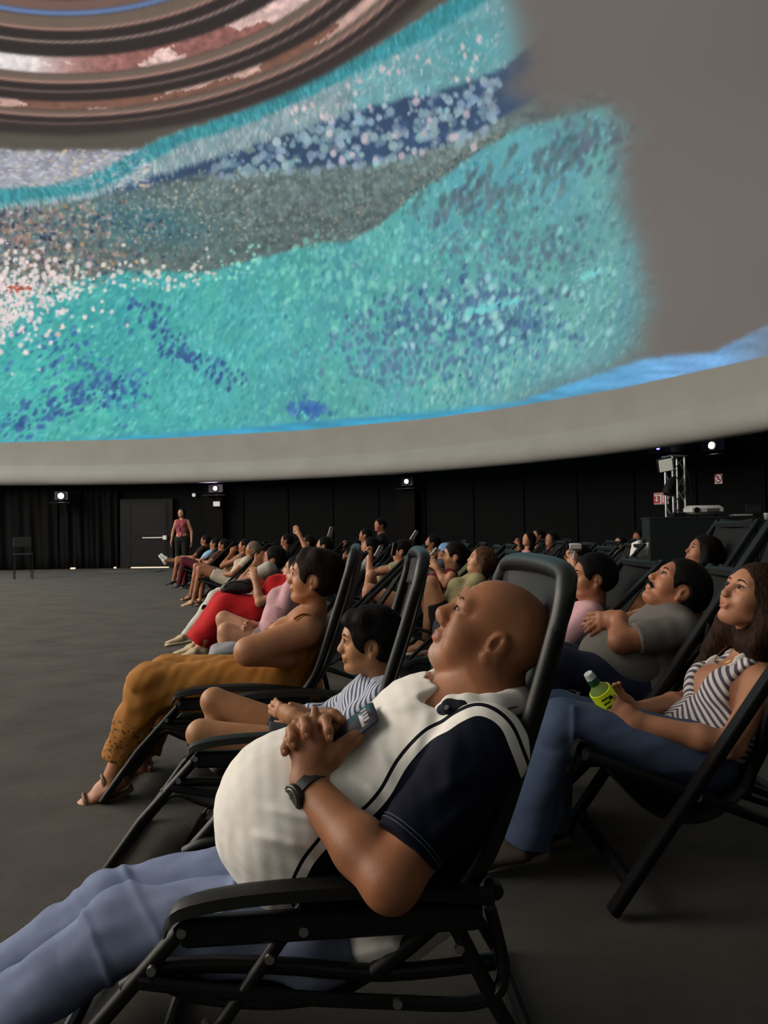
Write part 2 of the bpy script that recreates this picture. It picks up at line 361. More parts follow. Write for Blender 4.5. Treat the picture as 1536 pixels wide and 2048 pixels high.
    def dab(x, y, a, b, th, col, al=.85, soft=.35):
        R = max(a, b)*1.3; i0 = int((x-R-X0)/ST); i1 = int((x+R-X0)/ST)+2; j0 = int((y-R-Y0)/ST); j1 = int((y+R-Y0)/ST)+2
        if i0 < 0 or j0 < 0 or i1 > NX or j1 > NY: return
        dx = gx[i0:i1][None, :]-x; dy = gy[j0:j1][:, None]-y; c, s = math.cos(th), math.sin(th)
        u = (dx*c+dy*s)/a; v = (-dx*s+dy*c)/b; m = np.clip((1-np.sqrt(u*u+v*v))/soft, 0, 1)*al
        I[j0:j1, i0:i1] = I[j0:j1, i0:i1]*(1-m[..., None])+np.asarray(col, float)*m[..., None]
    cL = lambda x: np.interp(x, gx, cLo[0]); bL = lambda x: np.interp(x, gx, bLo[0]); aL = lambda x: np.interp(x, gx, aLo[0]); rL = lambda x: np.interp(x, gx, rlo[0]); bt = lambda x: np.interp(x, gx, bl[0])
    J = lambda c, s: np.clip(np.asarray(c)+rr.normal(size=3)*s*.4+rr.normal()*s, 10, 250)
    U = lambda a, b: a+(b-a)*rr.rand()
    def ang(x, y): return math.radians(np.interp(x, [-300, 100, 400, 700, 1000, 1250], [150, 138, 112, 95, 105, 120]))+rr.normal()*.25
    for i in range(9000):
        x = U(-400, 1330); y = U(cL(x), bt(x)); f = rr.rand(); g = np.clip((x-200)/1000, 0, 1)
        if f < .42: col = J(np.array([88, 186, 178])*(1-g)+np.array([112, 166, 168])*g, 10); a, b = U(6, 13), U(2.5, 5.5)
        elif f < .75: col = J(np.array([44, 148, 152])*(1-g)+np.array([78, 138, 146])*g, 9); a, b = U(6, 12), U(2.5, 5)
        elif f < .9: col = J([108, 208, 196], 10) if g < .5 else J([140, 190, 186], 9); a, b = U(3, 9), U(2, 5)
        else: col = J([56, 124, 148], 10); a, b = U(3, 7), U(1.6, 3.5)
        dab(x, y, a, b, ang(x, y), col, U(.4, .78), .6)
    def swarm(n, pts, sp, col, var, ra, rb, al=.85, elong=1.6):
        for i in range(n):
            k = rr.randint(len(pts)-1); t = rr.rand(); p = np.array(pts[k])*(1-t)+np.array(pts[k+1])*t
            x = p[0]+rr.normal()*sp; y = p[1]+rr.normal()*sp*.7; r = U(ra, rb); dab(x, y, r*elong, r, ang(x, y), J(col, var), U(al-.25, al), .4)
    swarm(120, [(285, 605), (320, 660), (350, 700), (400, 730), (480, 758)], 17, [42, 80, 140], 12, 2.5, 6)
    swarm(150, [(10, 860), (90, 825), (160, 790), (260, 775)], 22, [44, 84, 146], 12, 2.5, 6.5)
    swarm(160, [(80, 680), (180, 740), (260, 800)], 40, [52, 104, 158], 14, 2, 6)
    swarm(60, [(590, 815), (640, 822)], 12, [48, 100, 165], 10, 3, 7)
    swarm(420, [(780, 640), (900, 640), (1000, 600), (1060, 660)], 48, [72, 106, 142], 12, 3, 7)
    swarm(260, [(700, 700), (850, 720), (1000, 700)], 55, [80, 122, 150], 12, 3, 7)
    swarm(200, [(850, 400), (1000, 400), (1150, 300), (1230, 260)], 40, [80, 100, 112], 10, 3, 9, .7, 2.4)
    swarm(260, [(900, 480), (1050, 520), (1150, 480)], 60, [84, 112, 132], 10, 3, 7, .7)
    swarm(150, [(560, 520), (660, 540), (720, 620), (800, 500), (1000, 480)], 50, [124, 206, 190], 12, 2.5, 8, .6)
    swarm(90, [(800, 640), (950, 600), (1050, 660), (1160, 560)], 60, [150, 205, 205], 12, 3, 8)
    swarm(260, [(880, 770), (1000, 760), (1150, 680), (1210, 560)], 36, [140, 196, 188], 12, 1.6, 3.6, .7, 3.2)
    swarm(70, [(890, 637), (960, 618), (1040, 600)], 6, [110, 205, 205], 8, 2, 4, .8, 2.4)
    swarm(40, [(1160, 560), (1205, 540)], 6, [120, 205, 205], 8, 2, 4)
    # grey band flecks
    for i in range(4200):
        x = U(-400, 1010); y = U(bL(x)-2, cL(x)); t = (y-bL(x))/max(cL(x)-bL(x), 1)
        if t < .55: dab(x, y, U(3, 8), U(2.5, 6), PI/2, J([124, 142, 140], 14), U(.25, .6), .6)
        else: r = U(1.5, 3.6); dab(x, y, r*1.3, r, U(0, 3), J([146, 146, 132] if rr.rand() < .5 else [62, 84, 84], 16), U(.35, .8), .5)
    for i in range(260):
        x = U(180, 520); y = U(340, 480); r = U(1.8, 4); dab(x, y, r, r, 0, J([176, 176, 160], 14), U(.4, .85), .5)
    # left flecks: brown, orange, teal, dark
    for i in range(2300):
        x = rr.normal()*120+40; y = U(400, 590); f = rr.rand(); r = U(2, 5)
        col = [150, 126, 116] if f < .35 else [70, 118, 124] if f < .6 else [44, 58, 84] if f < .78 else [188, 176, 172] if f < .97 else [206, 150, 98]
        if y < cL(x)+20 and y > rL(x)+6: dab(x, y, r*1.4, r, U(0, 3), J(col, 14), U(.5, .9), .5)
    for i in range(560):
        x = abs(rr.normal())*90-50; y = 606+rr.normal()*44-(x*.12); r = U(3, 7.2); dab(x, y, r*1.1, r, U(0, 3), J([228, 212, 210], 8), .92, .3)
    for i in range(260):
        x = abs(rr.normal())*95-50; y = 605+rr.normal()*45-(x*.16); r = U(1.5, 3.2); dab(x, y, r*1.1, r, U(0, 3), J([90, 140, 142], 8), .9, .3)
    for i in range(130):
        x = U(100, 520); y = cL(x)+rr.normal()*16+6; r = U(2.5, 6); dab(x, y, r, r, 0, J([214, 214, 206] if x < 430 else [140, 214, 196], 8), .9, .3)
    for i in range(26): dab(38+rr.normal()*14, 578+rr.normal()*4, 4, 2.5, 0, [176, 66, 44], .9, .4)
    # bokeh band
    for i in range(330):
        x = 420+580*rr.rand()**.8; y = U(aL(x)+2, bL(x)+14); r = U(3.5, 11); dab(x, y, r, r*1.1, 0, J([140, 166, 178], 14), U(.45, .9), .25)
    for i in range(24):
        x = U(640, 960); y = U(200, 320); r = U(5, 9); dab(x, y, r, r*1.2, 0, J([186, 176, 186], 6), .9, .3)
    # pale band with curled white strokes
    for i in range(1500):
        x = U(-380, 1010); y = U(rL(x)+4, aL(x)); dab(x, y, U(6, 16), U(1.2, 3), PI*.5+U(-.5, .5)+(x-500)/1500, J([176, 190, 192] if rr.rand() < .6 else [96, 140, 150], 12), U(.3, .75), .6)
    for i in range(26): x = U(560, 960); dab(x, U(rL(x)+8, aL(x)-4), U(5, 9), U(4, 7), 1.4, J([212, 192, 194], 8), .85, .4)
    for i in range(900):
        x = U(-400, 300); y = U(300, 374); col = [196, 196, 204] if rr.rand() < .6 else [150, 140, 160] if rr.rand() < .7 else [214, 186, 150]
        dab(x, y, U(4, 9), U(1.6, 4), U(-.7, .5), J(col, 10), U(.4, .85), .5)
    for i in range(1500):
        x = U(-400, 1000); a = np.interp(x, gx, rup[0]); b = rL(x); dab(x, U(a, b), U(6, 12), U(1.6, 3), 1.2+(x-400)/1600, J([82, 168, 176] if rr.rand() < .5 else [34, 112, 126], 9), U(.3, .6), .6)
    # right fade of the picture into the bare screen, whose bounced light is painted as glowing grey
    ed = [(-420, -700), (990, -700), (1000, -60), (1035, 60), (1040, 120), (1015, 185), (1100, 222), (1205, 208), (1250, 260), (1232, 330), (1240, 400), (1275, 500), (1290, 600), (1275, 690), (1215, 745), (1120, 775), (1040, 806), (900, 900), (-420, 1200)]
    sd = polysd(X+(n2-.5)*30, Y+(n3-.5)*20, ed); fade = S(sd, 14.0)
    grey = np.array([104, 97, 93])*(1+.10*(vnoise(21, 400, 300, 2)[..., None]-.5)); grey = grey*(1-.25*np.clip((X-1250)/600, 0, 1)*np.clip((500-Y)/900, 0, 1))[..., None]
    np.copyto(I, I*(1-fade[..., None])+grey*fade[..., None])
    q = S(Y-bl+(n3-.5)*8, 2.0)*S(bot-Y+3, 1.5); q = q*(1-.7*np.clip((X-1440)/120, 0, 1))
    g = np.clip((X-900)/500, 0, 1)[..., None]; lay(q, np.array([52, 150, 186])*(1-g)+np.array([112, 164, 214])*g, .2, vnoise(31, 60, 8, 3))
    # nested oculus rings
    s = np.sqrt(((X-130)/830)**2+((Y+300)/562)**2); sy = lambda y: math.sqrt((130/830)**2+((y+300)/562)**2)
    yy = np.sqrt(np.maximum(s*s-(130/830)**2, 0))*562-300
    def ring(y0, y1, col, var=.04, nz=n2, e=1.2): lay(S(yy-y0, e)*S(y1-yy, e), col, var, nz)
    K = [38, 30, 31]; T = [106, 90, 80]; PK = [196, 150, 136]; BR = [112, 84, 76]
    ring(-2000, 258, K); ring(244, 264, [48, 39, 39], .1, n2, 3)
    ua = np.mod(((np.arctan2(Y+300, X-130)+4)*760/ST).astype(int), NX-1); va = np.mod((yy*1.0/ST).astype(int)+400, NY-1); RN = lambda sd_, sx_, sy_: vnoise(sd_, sx_, sy_, 4)[va, ua]
    pat = np.where((RN(41, 170, 30) > .49)[..., None], [216, 182, 176], [144, 94, 88]) * (1+.5*(RN(44, 14, 8)[..., None]-.5))
    white = np.exp(-((X-10)/120)**2)[..., None]; pat1 = pat*(1-white)+np.array([228, 220, 218])*white
    for (a, b, c) in [(-80, -60, T), (-58, -52, PK), (-14, 9, BR), (9, 20, [96, 122, 168]), (21, 47, T), (46, 50, PK), (72, 76, [176, 150, 140]), (104, 139, None), (139, 155, T), (154, 158.5, PK), (174, 177, [140, 118, 108]), (195, 213, None), (213, 223, T), (222, 226, PK), (239, 241.5, [140, 112, 102])]:
        if c is None: ring(a, b, pat1 if a < 120 else np.where((RN(43, 150, 22) > .5)[..., None], [196, 160, 148], [122, 84, 70]), .15, n3)
        else: ring(a, b, c)
    for k in range(1, 9): ring(-80-k*52, -80-k*52+18, BR); ring(-80-k*52+18, -80-k*52+22, PK)
    return I, bot[0], gx
IMG, BOT, GX = paint()
def dome_mesh():
    ph = np.radians(np.linspace(-180, 180, 7201)); zt = 5.0; cr = math.sqrt(1-((zt-DZ)/DH)**2)*DR
    q = np.c_[DC[0]+cr*np.cos(ph), DC[1]+cr*np.sin(ph), np.full(len(ph), zt)]; px, _ = proj(q); vis = ((q-CAM)@_F > 1) & (px > -430) & (px < 1960)
    keep = [0]; last = 0
    for i in range(1, len(ph)):
        st = abs(px[i]-px[last]) >= 3.2 if (vis[i] and vis[last]) else (ph[i]-ph[last] > math.radians(2))
        if st: keep.append(i); last = i
    az = ph[keep][:-1] if abs(ph[keep][-1]-PI) < 1e-6 else ph[keep]
    th = np.radians(np.linspace(0, 90, 4000)); a0 = math.radians(78)
    q = np.c_[DC[0]+DR*np.cos(th)*math.cos(a0), DC[1]+DR*np.cos(th)*math.sin(a0), DZ+DH*np.sin(th)]; _, py = proj(q); tk = [0]; l = 0
    z0 = math.asin((3.2-DZ)/DH)
    for i in range(1, len(th)-1):
        if (py[l]-py[i] >= 3.0 if py[l] > -650 and (q[i, 1]) > 1 else th[i]-th[l] > math.radians(2)): tk.append(i); l = i
    rows = [th[i] for i in tk if th[i] > z0]
    prof = [(-.30, 2.70), (-.12, 2.655), (.02, 2.65), (.13, 2.68), (.21, 2.745), (.25, 2.83), (.26, 2.92), (.235, 3.02), (.18, 3.12)]   # the rolled lower lip (inward offset, height)
    R = []; Z = []
    for (o_, z) in prof: R.append(DR*.999-o_*.9+.05); Z.append(z)
    for t in rows: R.append(DR*math.cos(t)); Z.append(DZ+DH*math.sin(t))
    R = np.array(R); Z = np.array(Z); m, n = len(R), len(az)
    V = np.stack([DC[0]+R[:, None]*np.cos(az), DC[1]+R[:, None]*np.sin(az), np.repeat(Z[:, None], n, 1)], -1).reshape(-1, 3)
    V = np.vstack([V, [DC[0], DC[1], DZ+DH]])
    i = np.arange(m-1)[:, None]*n; j = np.arange(n)[None, :]; j2 = (j+1) % n
    Q = np.stack([i+j2, i+j, i+n+j, i+n+j2], -1).reshape(-1, 4)
    T = np.stack([(m-1)*n+j2[0], (m-1)*n+j[0], np.full(n, m*n), np.full(n, m*n)], -1)
    px, py = proj(V); front = (V-CAM)@_F > 1.0
    u = (px-X0)/ST; v = (py-Y0)/ST; inside = front & (u > 1) & (u < NX-2) & (v > 1) & (v < NY-2)
    uc = np.clip(u, 0, NX-2.01); vc = np.clip(v, 0, NY-2.01); iu = uc.astype(int); iv = vc.astype(int); fu = (uc-iu)[:, None]; fv = (vc-iv)[:, None]
    c = (IMG[iv, iu]*(1-fu)+IMG[iv, iu+1]*fu)*(1-fv)+(IMG[iv+1, iu]*(1-fu)+IMG[iv+1, iu+1]*fu)*fv
    # the rest of the dome: teal and grey, with a warm glow added out of view to light the people
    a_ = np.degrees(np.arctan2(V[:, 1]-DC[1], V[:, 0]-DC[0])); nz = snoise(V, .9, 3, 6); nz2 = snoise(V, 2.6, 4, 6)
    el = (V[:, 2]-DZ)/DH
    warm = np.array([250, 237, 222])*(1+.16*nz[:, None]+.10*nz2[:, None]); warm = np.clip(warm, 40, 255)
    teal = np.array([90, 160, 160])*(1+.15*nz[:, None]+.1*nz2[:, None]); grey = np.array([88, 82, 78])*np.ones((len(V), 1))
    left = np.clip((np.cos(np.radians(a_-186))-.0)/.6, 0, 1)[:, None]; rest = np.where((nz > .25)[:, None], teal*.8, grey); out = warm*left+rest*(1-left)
    out = np.where((el > .93)[:, None], np.array([190, 150, 136]), out)
    mrg = np.minimum.reduce([u, NX-1-u, v, NY*2.0-v]); bl = np.clip(mrg/60, 0, 1)*inside
    c = c*bl[:, None]+out*(1-bl[:, None])
    skirt = np.where(inside, (py-np.interp(px, GX, BOT))/60, (3.98-V[:, 2])*2); skirt[V[:, 2] < 3.3] = 1; c[V[:, 2] < 3.3] = 0
    lum = 1+4.5*left*(1-bl[:, None])*(el < .93)[:, None]       # the unseen warm half is made several times brighter to light people and floor
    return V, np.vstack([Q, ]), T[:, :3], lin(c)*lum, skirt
def dome_mat():
    m, nt, N, L, B = newmat('projection_screen')
    at = N.new('ShaderNodeAttribute'); at.attribute_name = 'picture'; sk = N.new('ShaderNodeAttribute'); sk.attribute_name = 'bare'
    tc = N.new('ShaderNodeTexCoord'); n1 = N.new('ShaderNodeTexNoise'); n1.inputs['Scale'].default_value = 1.3; n1.inputs['Detail'].default_value = 8; L.new(tc.outputs['Object'], n1.inputs['Vector'])
    r = N.new('ShaderNodeMix'); r.data_type = 'RGBA'; L.new(n1.outputs[0], r.inputs[0]); r.inputs[6].default_value = (.32, .31, .29, 1); r.inputs[7].default_value = (.42, .41, .39, 1)
    gt = N.new('ShaderNodeMapRange'); L.new(sk.outputs['Fac'], gt.inputs[0]); gt.inputs[1].default_value = -.02; gt.inputs[2].default_value = .02; iv = N.new('ShaderNodeMath'); iv.operation = 'SUBTRACT'; iv.inputs[0].default_value = 1; L.new(gt.outputs[0], iv.inputs[1])
    q = N.new('ShaderNodeMix'); q.data_type = 'RGBA'; L.new(gt.outputs[0], q.inputs[0]); q.inputs[6].default_value = (.035, .035, .035, 1); L.new(r.outputs[2], q.inputs[7])
    L.new(q.outputs[2], B.inputs['Base Color']); B.inputs['Roughness'].default_value = .9; B.inputs['Specular IOR Level'].default_value = .1
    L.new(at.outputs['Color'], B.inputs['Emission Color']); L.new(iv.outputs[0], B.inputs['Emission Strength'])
    bp = N.new('ShaderNodeBump'); bp.inputs['Strength'].default_value = .35; bp.inputs['Distance'].default_value = .08; n2 = N.new('ShaderNodeTexNoise'); n2.inputs['Scale'].default_value = .9
    L.new(tc.outputs['Object'], n2.inputs['Vector']); L.new(n2.outputs[0], bp.inputs['Height']); L.new(bp.outputs[0], B.inputs['Normal'])
    m.cycles.emission_sampling = 'NONE'; return m
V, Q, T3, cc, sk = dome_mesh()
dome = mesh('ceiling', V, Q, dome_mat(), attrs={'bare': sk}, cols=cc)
tag(dome, 'curved projection dome showing teal and blue water under dark nested rings', kind='structure')
n_ = len(V); mesh('dome_crown', V, T3, dome.data.materials[0], dome, attrs={'bare': sk}, cols=cc) if False else None
# ---------------------------------------------------------------- floor
def floor_mat():
    m, nt, N, L, B = newmat('carpet'); tc = N.new('ShaderNodeTexCoord')
    n1 = N.new('ShaderNodeTexNoise'); n1.inputs['Scale'].default_value = 2.2; n1.inputs['Detail'].default_value = 9; n1.inputs['Roughness'].default_value = .65; n2 = N.new('ShaderNodeTexNoise'); n2.inputs['Scale'].default_value = 260; n2.inputs['Detail'].default_value = 3
    mp = N.new('ShaderNodeMapping'); mp.inputs['Scale'].default_value = (1, 3.2, 1); L.new(tc.outputs['Object'], mp.inputs[0]); L.new(tc.outputs['Object'], n1.inputs['Vector']); L.new(tc.outputs['Object'], n2.inputs['Vector'])
    a = N.new('ShaderNodeMath'); a.operation = 'MULTIPLY_ADD'; L.new(n1.outputs[0], a.inputs[0]); a.inputs[1].default_value = .55
    b = N.new('ShaderNodeMath'); b.operation = 'MULTIPLY'; L.new(n2.outputs[0], b.inputs[0]); b.inputs[1].default_value = .5; L.new(b.outputs[0], a.inputs[2])
    r = N.new('ShaderNodeValToRGB'); L.new(a.outputs[0], r.inputs[0]); r.color_ramp.elements[0].position = .3; r.color_ramp.elements[0].color = (.050, .047, .044, 1)
    r.color_ramp.elements[1].position = .75; r.color_ramp.elements[1].color = (.142, .132, .122, 1); L.new(r.outputs[0], B.inputs['Base Color']); B.inputs['Roughness'].default_value = .95; B.inputs['Specular IOR Level'].default_value = .15
    bp = N.new('ShaderNodeBump'); bp.inputs['Strength'].default_value = .8; bp.inputs['Distance'].default_value = .01; L.new(a.outputs[0], bp.inputs['Height']); L.new(bp.outputs[0], B.inputs['Normal']); return m
FL = [(DC[0]+19.6*math.cos(a), DC[1]+19.6*math.sin(a), 0) for a in np.linspace(0, 2*PI, 97)[:-1]]
fo = mesh('floor', FL+[(p[0], p[1], -.1) for p in FL], [tuple(range(96))]+[(i, i+96, (i+1) % 96+96, (i+1) % 96) for i in range(96)], floor_mat(), smooth=False); tag(fo, kind='structure')
# ---------------------------------------------------------------- wall of panels around the hall
def RW(phi):
    d = math.degrees(phi) % 360; d = d-360 if d > 180 else d
    return 16.6+np.interp(d, [-180, -60, 20, 80, 180], [0, 2.2, 2.2, 0, 0])
def W(phi, z, inset=0): r = RW(phi)-inset; return np.array([DC[0]+r*math.cos(phi), DC[1]+r*math.sin(phi), z])
def wphi(x, y=1050, inset=0):
    "angle round the hall at which the sight line through x meets the wall"
    D = _F+_R*(x-768)/FPX-_U*(y-1024)/FPX; lo, hi = 5., 45.
    for _ in range(50):
        t = (lo+hi)/2; p = D[:2]*t-DC; (lo, hi) = (t, hi) if np.hypot(*p) < RW(math.atan2(p[1], p[0]))-inset else (lo, t)
    p = D[:2]*lo-DC; return math.atan2(p[1], p[0])
def wz(x, y, inset=0):
    ph = wphi(x, y, inset); D = _F+_R*(x-768)/FPX-_U*(y-1024)/FPX; q = W(ph, 0, inset); t = (q[1])/D[1]; return CAMZ+D[2]*t
wallm = fabric((7, 8, 10), 'wall_cloth', .9, 3, .25, .2, .2, 400)
ph_door = wphi(305); NS = 72
wm = MB()
mesh('wall_back', [W(2*PI*i/NS, z, -.12) for i in range(NS) for z in (0, 4.6)], [(2*i, 2*i+1, (2*i+3) % (2*NS), (2*i+2) % (2*NS)) for i in range(NS)], wallm, smooth=False)
wall = bpy.data.objects['wall_back']; tag(wall, kind='structure')
seams = [wphi(x) for x in (245, 435, 560, 690, 822, 960, 1100, 1240, 1400, 1560)]
for i in range(NS):                                     # black boards between the seams, a few centimetres proud of the wall
    a, b = 2*PI*i/NS, 2*PI*(i+1)/NS
    ad = math.degrees((a+b)/2); ad = ad-360 if ad > 180 else ad
    if ad > math.degrees(ph_door)-3.5: continue
    if ad < -30: continue
    g = .0012; m = MB(); pts = [W(a+g, .0, .0), W(b-g, 0, .0), W(b-g, 3.9, .0), W(a+g, 3.9, .0)]; bk = [p+np.append(nv(p[:2]-DC)*.11, 0) for p in pts]
    m.add(pts+bk, [(0, 3, 2, 1), (4, 5, 6, 7), (0, 1, 5, 4), (1, 2, 6, 5), (2, 3, 7, 6), (3, 0, 4, 7)]); m.build('panel', wallm, wall, smooth=False)
# curtains left of the door
curt = fabric((9, 9, 11), 'black_curtain', .9, 8, .2, .25, .2, 500)
def curtain(x0, x1, label, seed):
    a, b = wphi(x0), wphi(x1); c = empty('curtain', W((a+b)/2, 0, .15), 0, label, 'curtain', 'black curtains along the left wall'); n = 90; V = []; r = np.random.RandomState(seed); f1 = r.rand()*6
    for k in range(7):
        z = .02+k*.45
        for i in range(n):
            t = i/(n-1); ph = a+(b-a)*t; V.append(W(ph, z, .13+.045*math.sin(t*34+f1+.5*math.sin(t*9+z))+.03*math.sin(t*61+z*.8+f1)+.02*math.sin(z*2+t*12)))
    Fs = [(k*n+i, k*n+i+1, (k+1)*n+i+1, (k+1)*n+i) for k in range(6) for i in range(n-1)]
    o = mesh('drape', V, Fs, curt, c, c.location); s_ = o.modifiers.new('t', 'SOLIDIFY'); s_.thickness = .01
    MB().tube([W(a+(b-a)*t, 2.76, .13) for t in np.linspace(0, 1, 9)], .018).build('rail', BLK, c, c.location)
curtain(-260, -75, 'black curtain hanging left of the picture past the dark chair', 1)
curtain(-70, 118, 'black folded curtain behind the dim chair on the left', 2)
curtain(120, 238, 'black folded curtain just left of the metal exit door', 3)
# door
def box_on_wall(m, x0, x1, z0, z1, d0, d1, bev=.006):
    a, b = W(wphi(x0), 0), W(wphi(x1), 0); t = nv(b-a); n = np.array([t[1], -t[0], 0]); n = n if n@(np.append(DC, 0)-a) > 0 else -n
    c = (a+b)/2+n*(d0+d1)/2; c[2] = (z0+z1)/2; return m.box(c, (np.linalg.norm(b-a), abs(d1-d0), z1-z0), np.array([t, n, [0, 0, 1]]), bev)
door = box_on_wall(MB(), 243, 348, 0, 2.22, .0, .12).build('door_1', plain((11, 12, 14), 'door_paint', .6, 0, .2)); tag(door, 'dark metal exit door with a pale push bar', kind='structure')
dm = plain((13, 14, 17), 'door_leaf', .55, 0, .2)
box_on_wall(MB(), 268, 338, .03, 2.12, .12, .15).build('door_leaf', dm, door)
box_on_wall(MB(), 246, 264, .03, 2.14, .12, .14).build('side_leaf', dm, door)
lf = box_on_wall(MB(), 272, 334, 1.02, 2.04, .15, .165, .01).build('upper_panel', dm, door); box_on_wall(MB(), 272, 334, .12, .96, .15, .165, .01).build('lower_panel', dm, door)
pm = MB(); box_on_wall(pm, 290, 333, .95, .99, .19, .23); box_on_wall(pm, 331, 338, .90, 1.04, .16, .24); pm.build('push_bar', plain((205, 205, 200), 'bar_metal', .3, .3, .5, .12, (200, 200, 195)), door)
box_on_wall(MB(), 266, 341, .0, .035, .15, .19).build('threshold_gap', plain((230, 215, 190), 'daylight_gap', .5, 0, .5, .8, (235, 215, 185)), door)
for (x0, x1) in ((145, 155), (232, 237)):
    box_on_wall(MB(), x0, x1, 0, .05, .2, .23).build('daylight_gap', plain((230, 215, 190), 'daylight_gap', .5, 0, .5, .8, (235, 215, 185)), door)
mt = empty('floor_mat', P(262, 1146, 22.3)*[1, 1, 0], 0, 'flat pale mat on the floor before the exit door', 'mat'); q = MB(); q.box((0, 0, .008), (1.7, .8, .016), None, .004); q.build('mat', fabric((92, 88, 80), 'mat_pile'), mt); q = MB(); q.box((0, 0, .004), (1.78, .88, .008), None, .002); q.build('border', BLK2, mt)
# pilasters
for k, x in enumerate((435, 822)):
    ph = wphi(x); o = MB(); c = W(ph, 1.35, .14); n = np.append(nv(DC-c[:2]), 0); t = np.array([-n[1], n[0], 0]); o.box(c, (.62, .3, 2.7), np.array([t, n, [0, 0, 1]]), .01)
    tag(o.build('trim_%d' % (k+1), plain((5, 5, 7), 'column_paint', .7, 0, .1)), kind='structure')
# ---------------------------------------------------------------- projectors
def projector(x, y, inset, wd, label, col, power, spare=True, r=.05):
    ph = wphi(x, y, inset); c = W(ph, wz(x, y, inset), inset); n = np.append(nv(DC-c[:2]), 0); t = np.array([-n[1], n[0], 0]); up = np.array([0, 0, 1.]); A = np.array([t, n, up])
    root = empty('projector', c-[0, 0, .22], 0, label, 'projector', 'projectors round the rim of the dome'); of = root.location
    m = MB(); m.box(c-n*.22, (wd, .5, .30), A, .03); m.build('body', plain((36, 34, 40), 'projector_case', .4), root, of)
    m = MB(); m.box(c-n*.18-up*.215, (wd*1.5, .7, .03), A, .004); m.build('shelf', BLK, root, of)
    m = MB(); m.disc(c+n*.035, n, r*1.7, .05, 20); m.build('lens_barrel', BLK, root, of)
    m = MB(); m.disc(c+n*.066, n, r, .014, 20); m.build('lens', plain(col, 'lens_light', .2, 0, .5, power, col), root, of)
    m = MB()
    for s in (-1, 1): MB().bar(c-n*.2-up*.2+t*s*wd*.4, c-n*.5-up*.55+t*s*wd*.3, .03, .03).build('bracket', BLK, root, of)
    m = MB()
    for q in range(5): m.box(c+n*.032-t*wd*.3+up*(-.08+.035*q), (wd*.25, .01, .012), A)
    m.build('vent', BLK2, root, of)
    li = bpy.data.lights.new('projector_beam', 'SPOT'); li.energy = 60; li.color = tuple(lin(col)); li.spot_size = 1.5; li.spot_blend = .6; li.shadow_soft_size = .04
    lo = bpy.data.objects.new('projector_beam', li); sc.collection.objects.link(lo); lo.parent = root; lo.location = Vector(c+n*.12)-of
    lo.rotation_euler = Vector(n+up*.75).to_track_quat('-Z', 'Y').to_euler(); return root, c, n, t
projector(123, 992, .9, .42, 'projector with white glare high on the left curtain', (235, 235, 255), 45, r=.085)
r1 = projector(432, 977, .4, .5, 'projector with lilac light above the column beside the exit door', (240, 215, 255), 30, r=.062)
projector(815, 963, .4, .42, 'projector with lilac light on the middle column', (225, 215, 255), 30, r=.062)
projector(1320, 896, .9, .62, 'projector glowing violet blue on top of the silver truss', (90, 80, 255), 9, r=.045)
projector(1427, 891, .6, .6, 'projector with warm white flare on the right wall', (255, 235, 225), 45, r=.07)
for (x, y) in ((435, 1008),):
    ph = wphi(x, y, .5); c = W(ph, wz(x, y, .5), .5); n = np.append(nv(DC-c[:2]), 0); t = np.array([-n[1], n[0], 0]); A = np.array([t, n, [0, 0, 1]])
    r = empty('wall_lamp', c, 0, 'small square faintly glowing lamp hung beneath the projector by the exit', 'lamp'); MB().box(c, (.28, .12, .22), A, .02).build('case', BLK2, r, c); MB().box(c+n*.065, (.22, .02, .15), A, .005).build('diffuser', plain((205, 205, 200), 'frosted', .4, 0, .5, .25, (200, 200, 200)), r, c); MB().bar(c+[0, 0, .1], c+[0, 0, .3], .02, .02, (1, 0, 0)).build('bracket', BLK, r, c)  # diffuser looks pale through a faint glow put into its material
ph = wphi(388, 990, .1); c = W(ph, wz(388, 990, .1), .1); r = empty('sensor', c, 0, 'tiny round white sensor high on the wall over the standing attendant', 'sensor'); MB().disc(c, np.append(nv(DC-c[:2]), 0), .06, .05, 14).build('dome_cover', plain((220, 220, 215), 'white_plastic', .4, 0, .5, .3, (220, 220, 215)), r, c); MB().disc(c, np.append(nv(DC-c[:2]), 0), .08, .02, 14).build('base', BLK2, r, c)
# ---------------------------------------------------------------- truss, flood light, signs
Yt = 14.0; c0 = P(1352, 1030, Yt); tx, ty = c0[0], Yt; top = P(1345, 913, Yt)[2]
tr = empty('truss_tower', (tx, ty, 0), .2, 'silver aluminium truss tower standing behind the black control booth', 'truss'); al = plain((170, 172, 176), 'aluminium', .3, .85)
sqr = [(-.12, -.12), (.12, -.12), (.12, .12), (-.12, .12)]
for (a, b) in sqr: MB().tube([(a, b, 0), (a, b, top)], .024).build('chord', al, tr)
for k in range(8):
    z0 = top*k/8; z1 = top*(k+1)/8
    for i in range(4):
        a, b = sqr[i], sqr[(i+1) % 4]; a, b = (a, b) if k % 2 else (b, a); MB().tube([(a[0], a[1], z0+.02), (b[0], b[1], z1-.02)], .011, 6).build('brace', al, tr)
MB().box((0, 0, .01), (.45, .45, .02), None, .004).build('base_plate', al, tr); MB().box((0, 0, top), (.34, .34, .02), None, .004).build('top_plate', al, tr)
q = MB(); q.tube(smooth_path([(.15, -.15, top*.9), (.19, -.2, top*.72), (.16, -.16, top*.62), (-.05, -.2, top*.56), (-.14, -.18, top*.52), (0, -.2, top*.5), (.17, -.18, top*.6), (.2, -.16, top*.68)], 6), .012, 6); q.build('cable', BLK2, tr)
cf = P(1330, 930, Yt-.35); fl = empty('flood_light', cf, 0, 'pale square flood light clamped to the truss top', 'lamp'); A = Matrix.Rotation(.18, 3, 'Y') @ Matrix.Rotation(-.2, 3, 'X'); A = np.array(A)
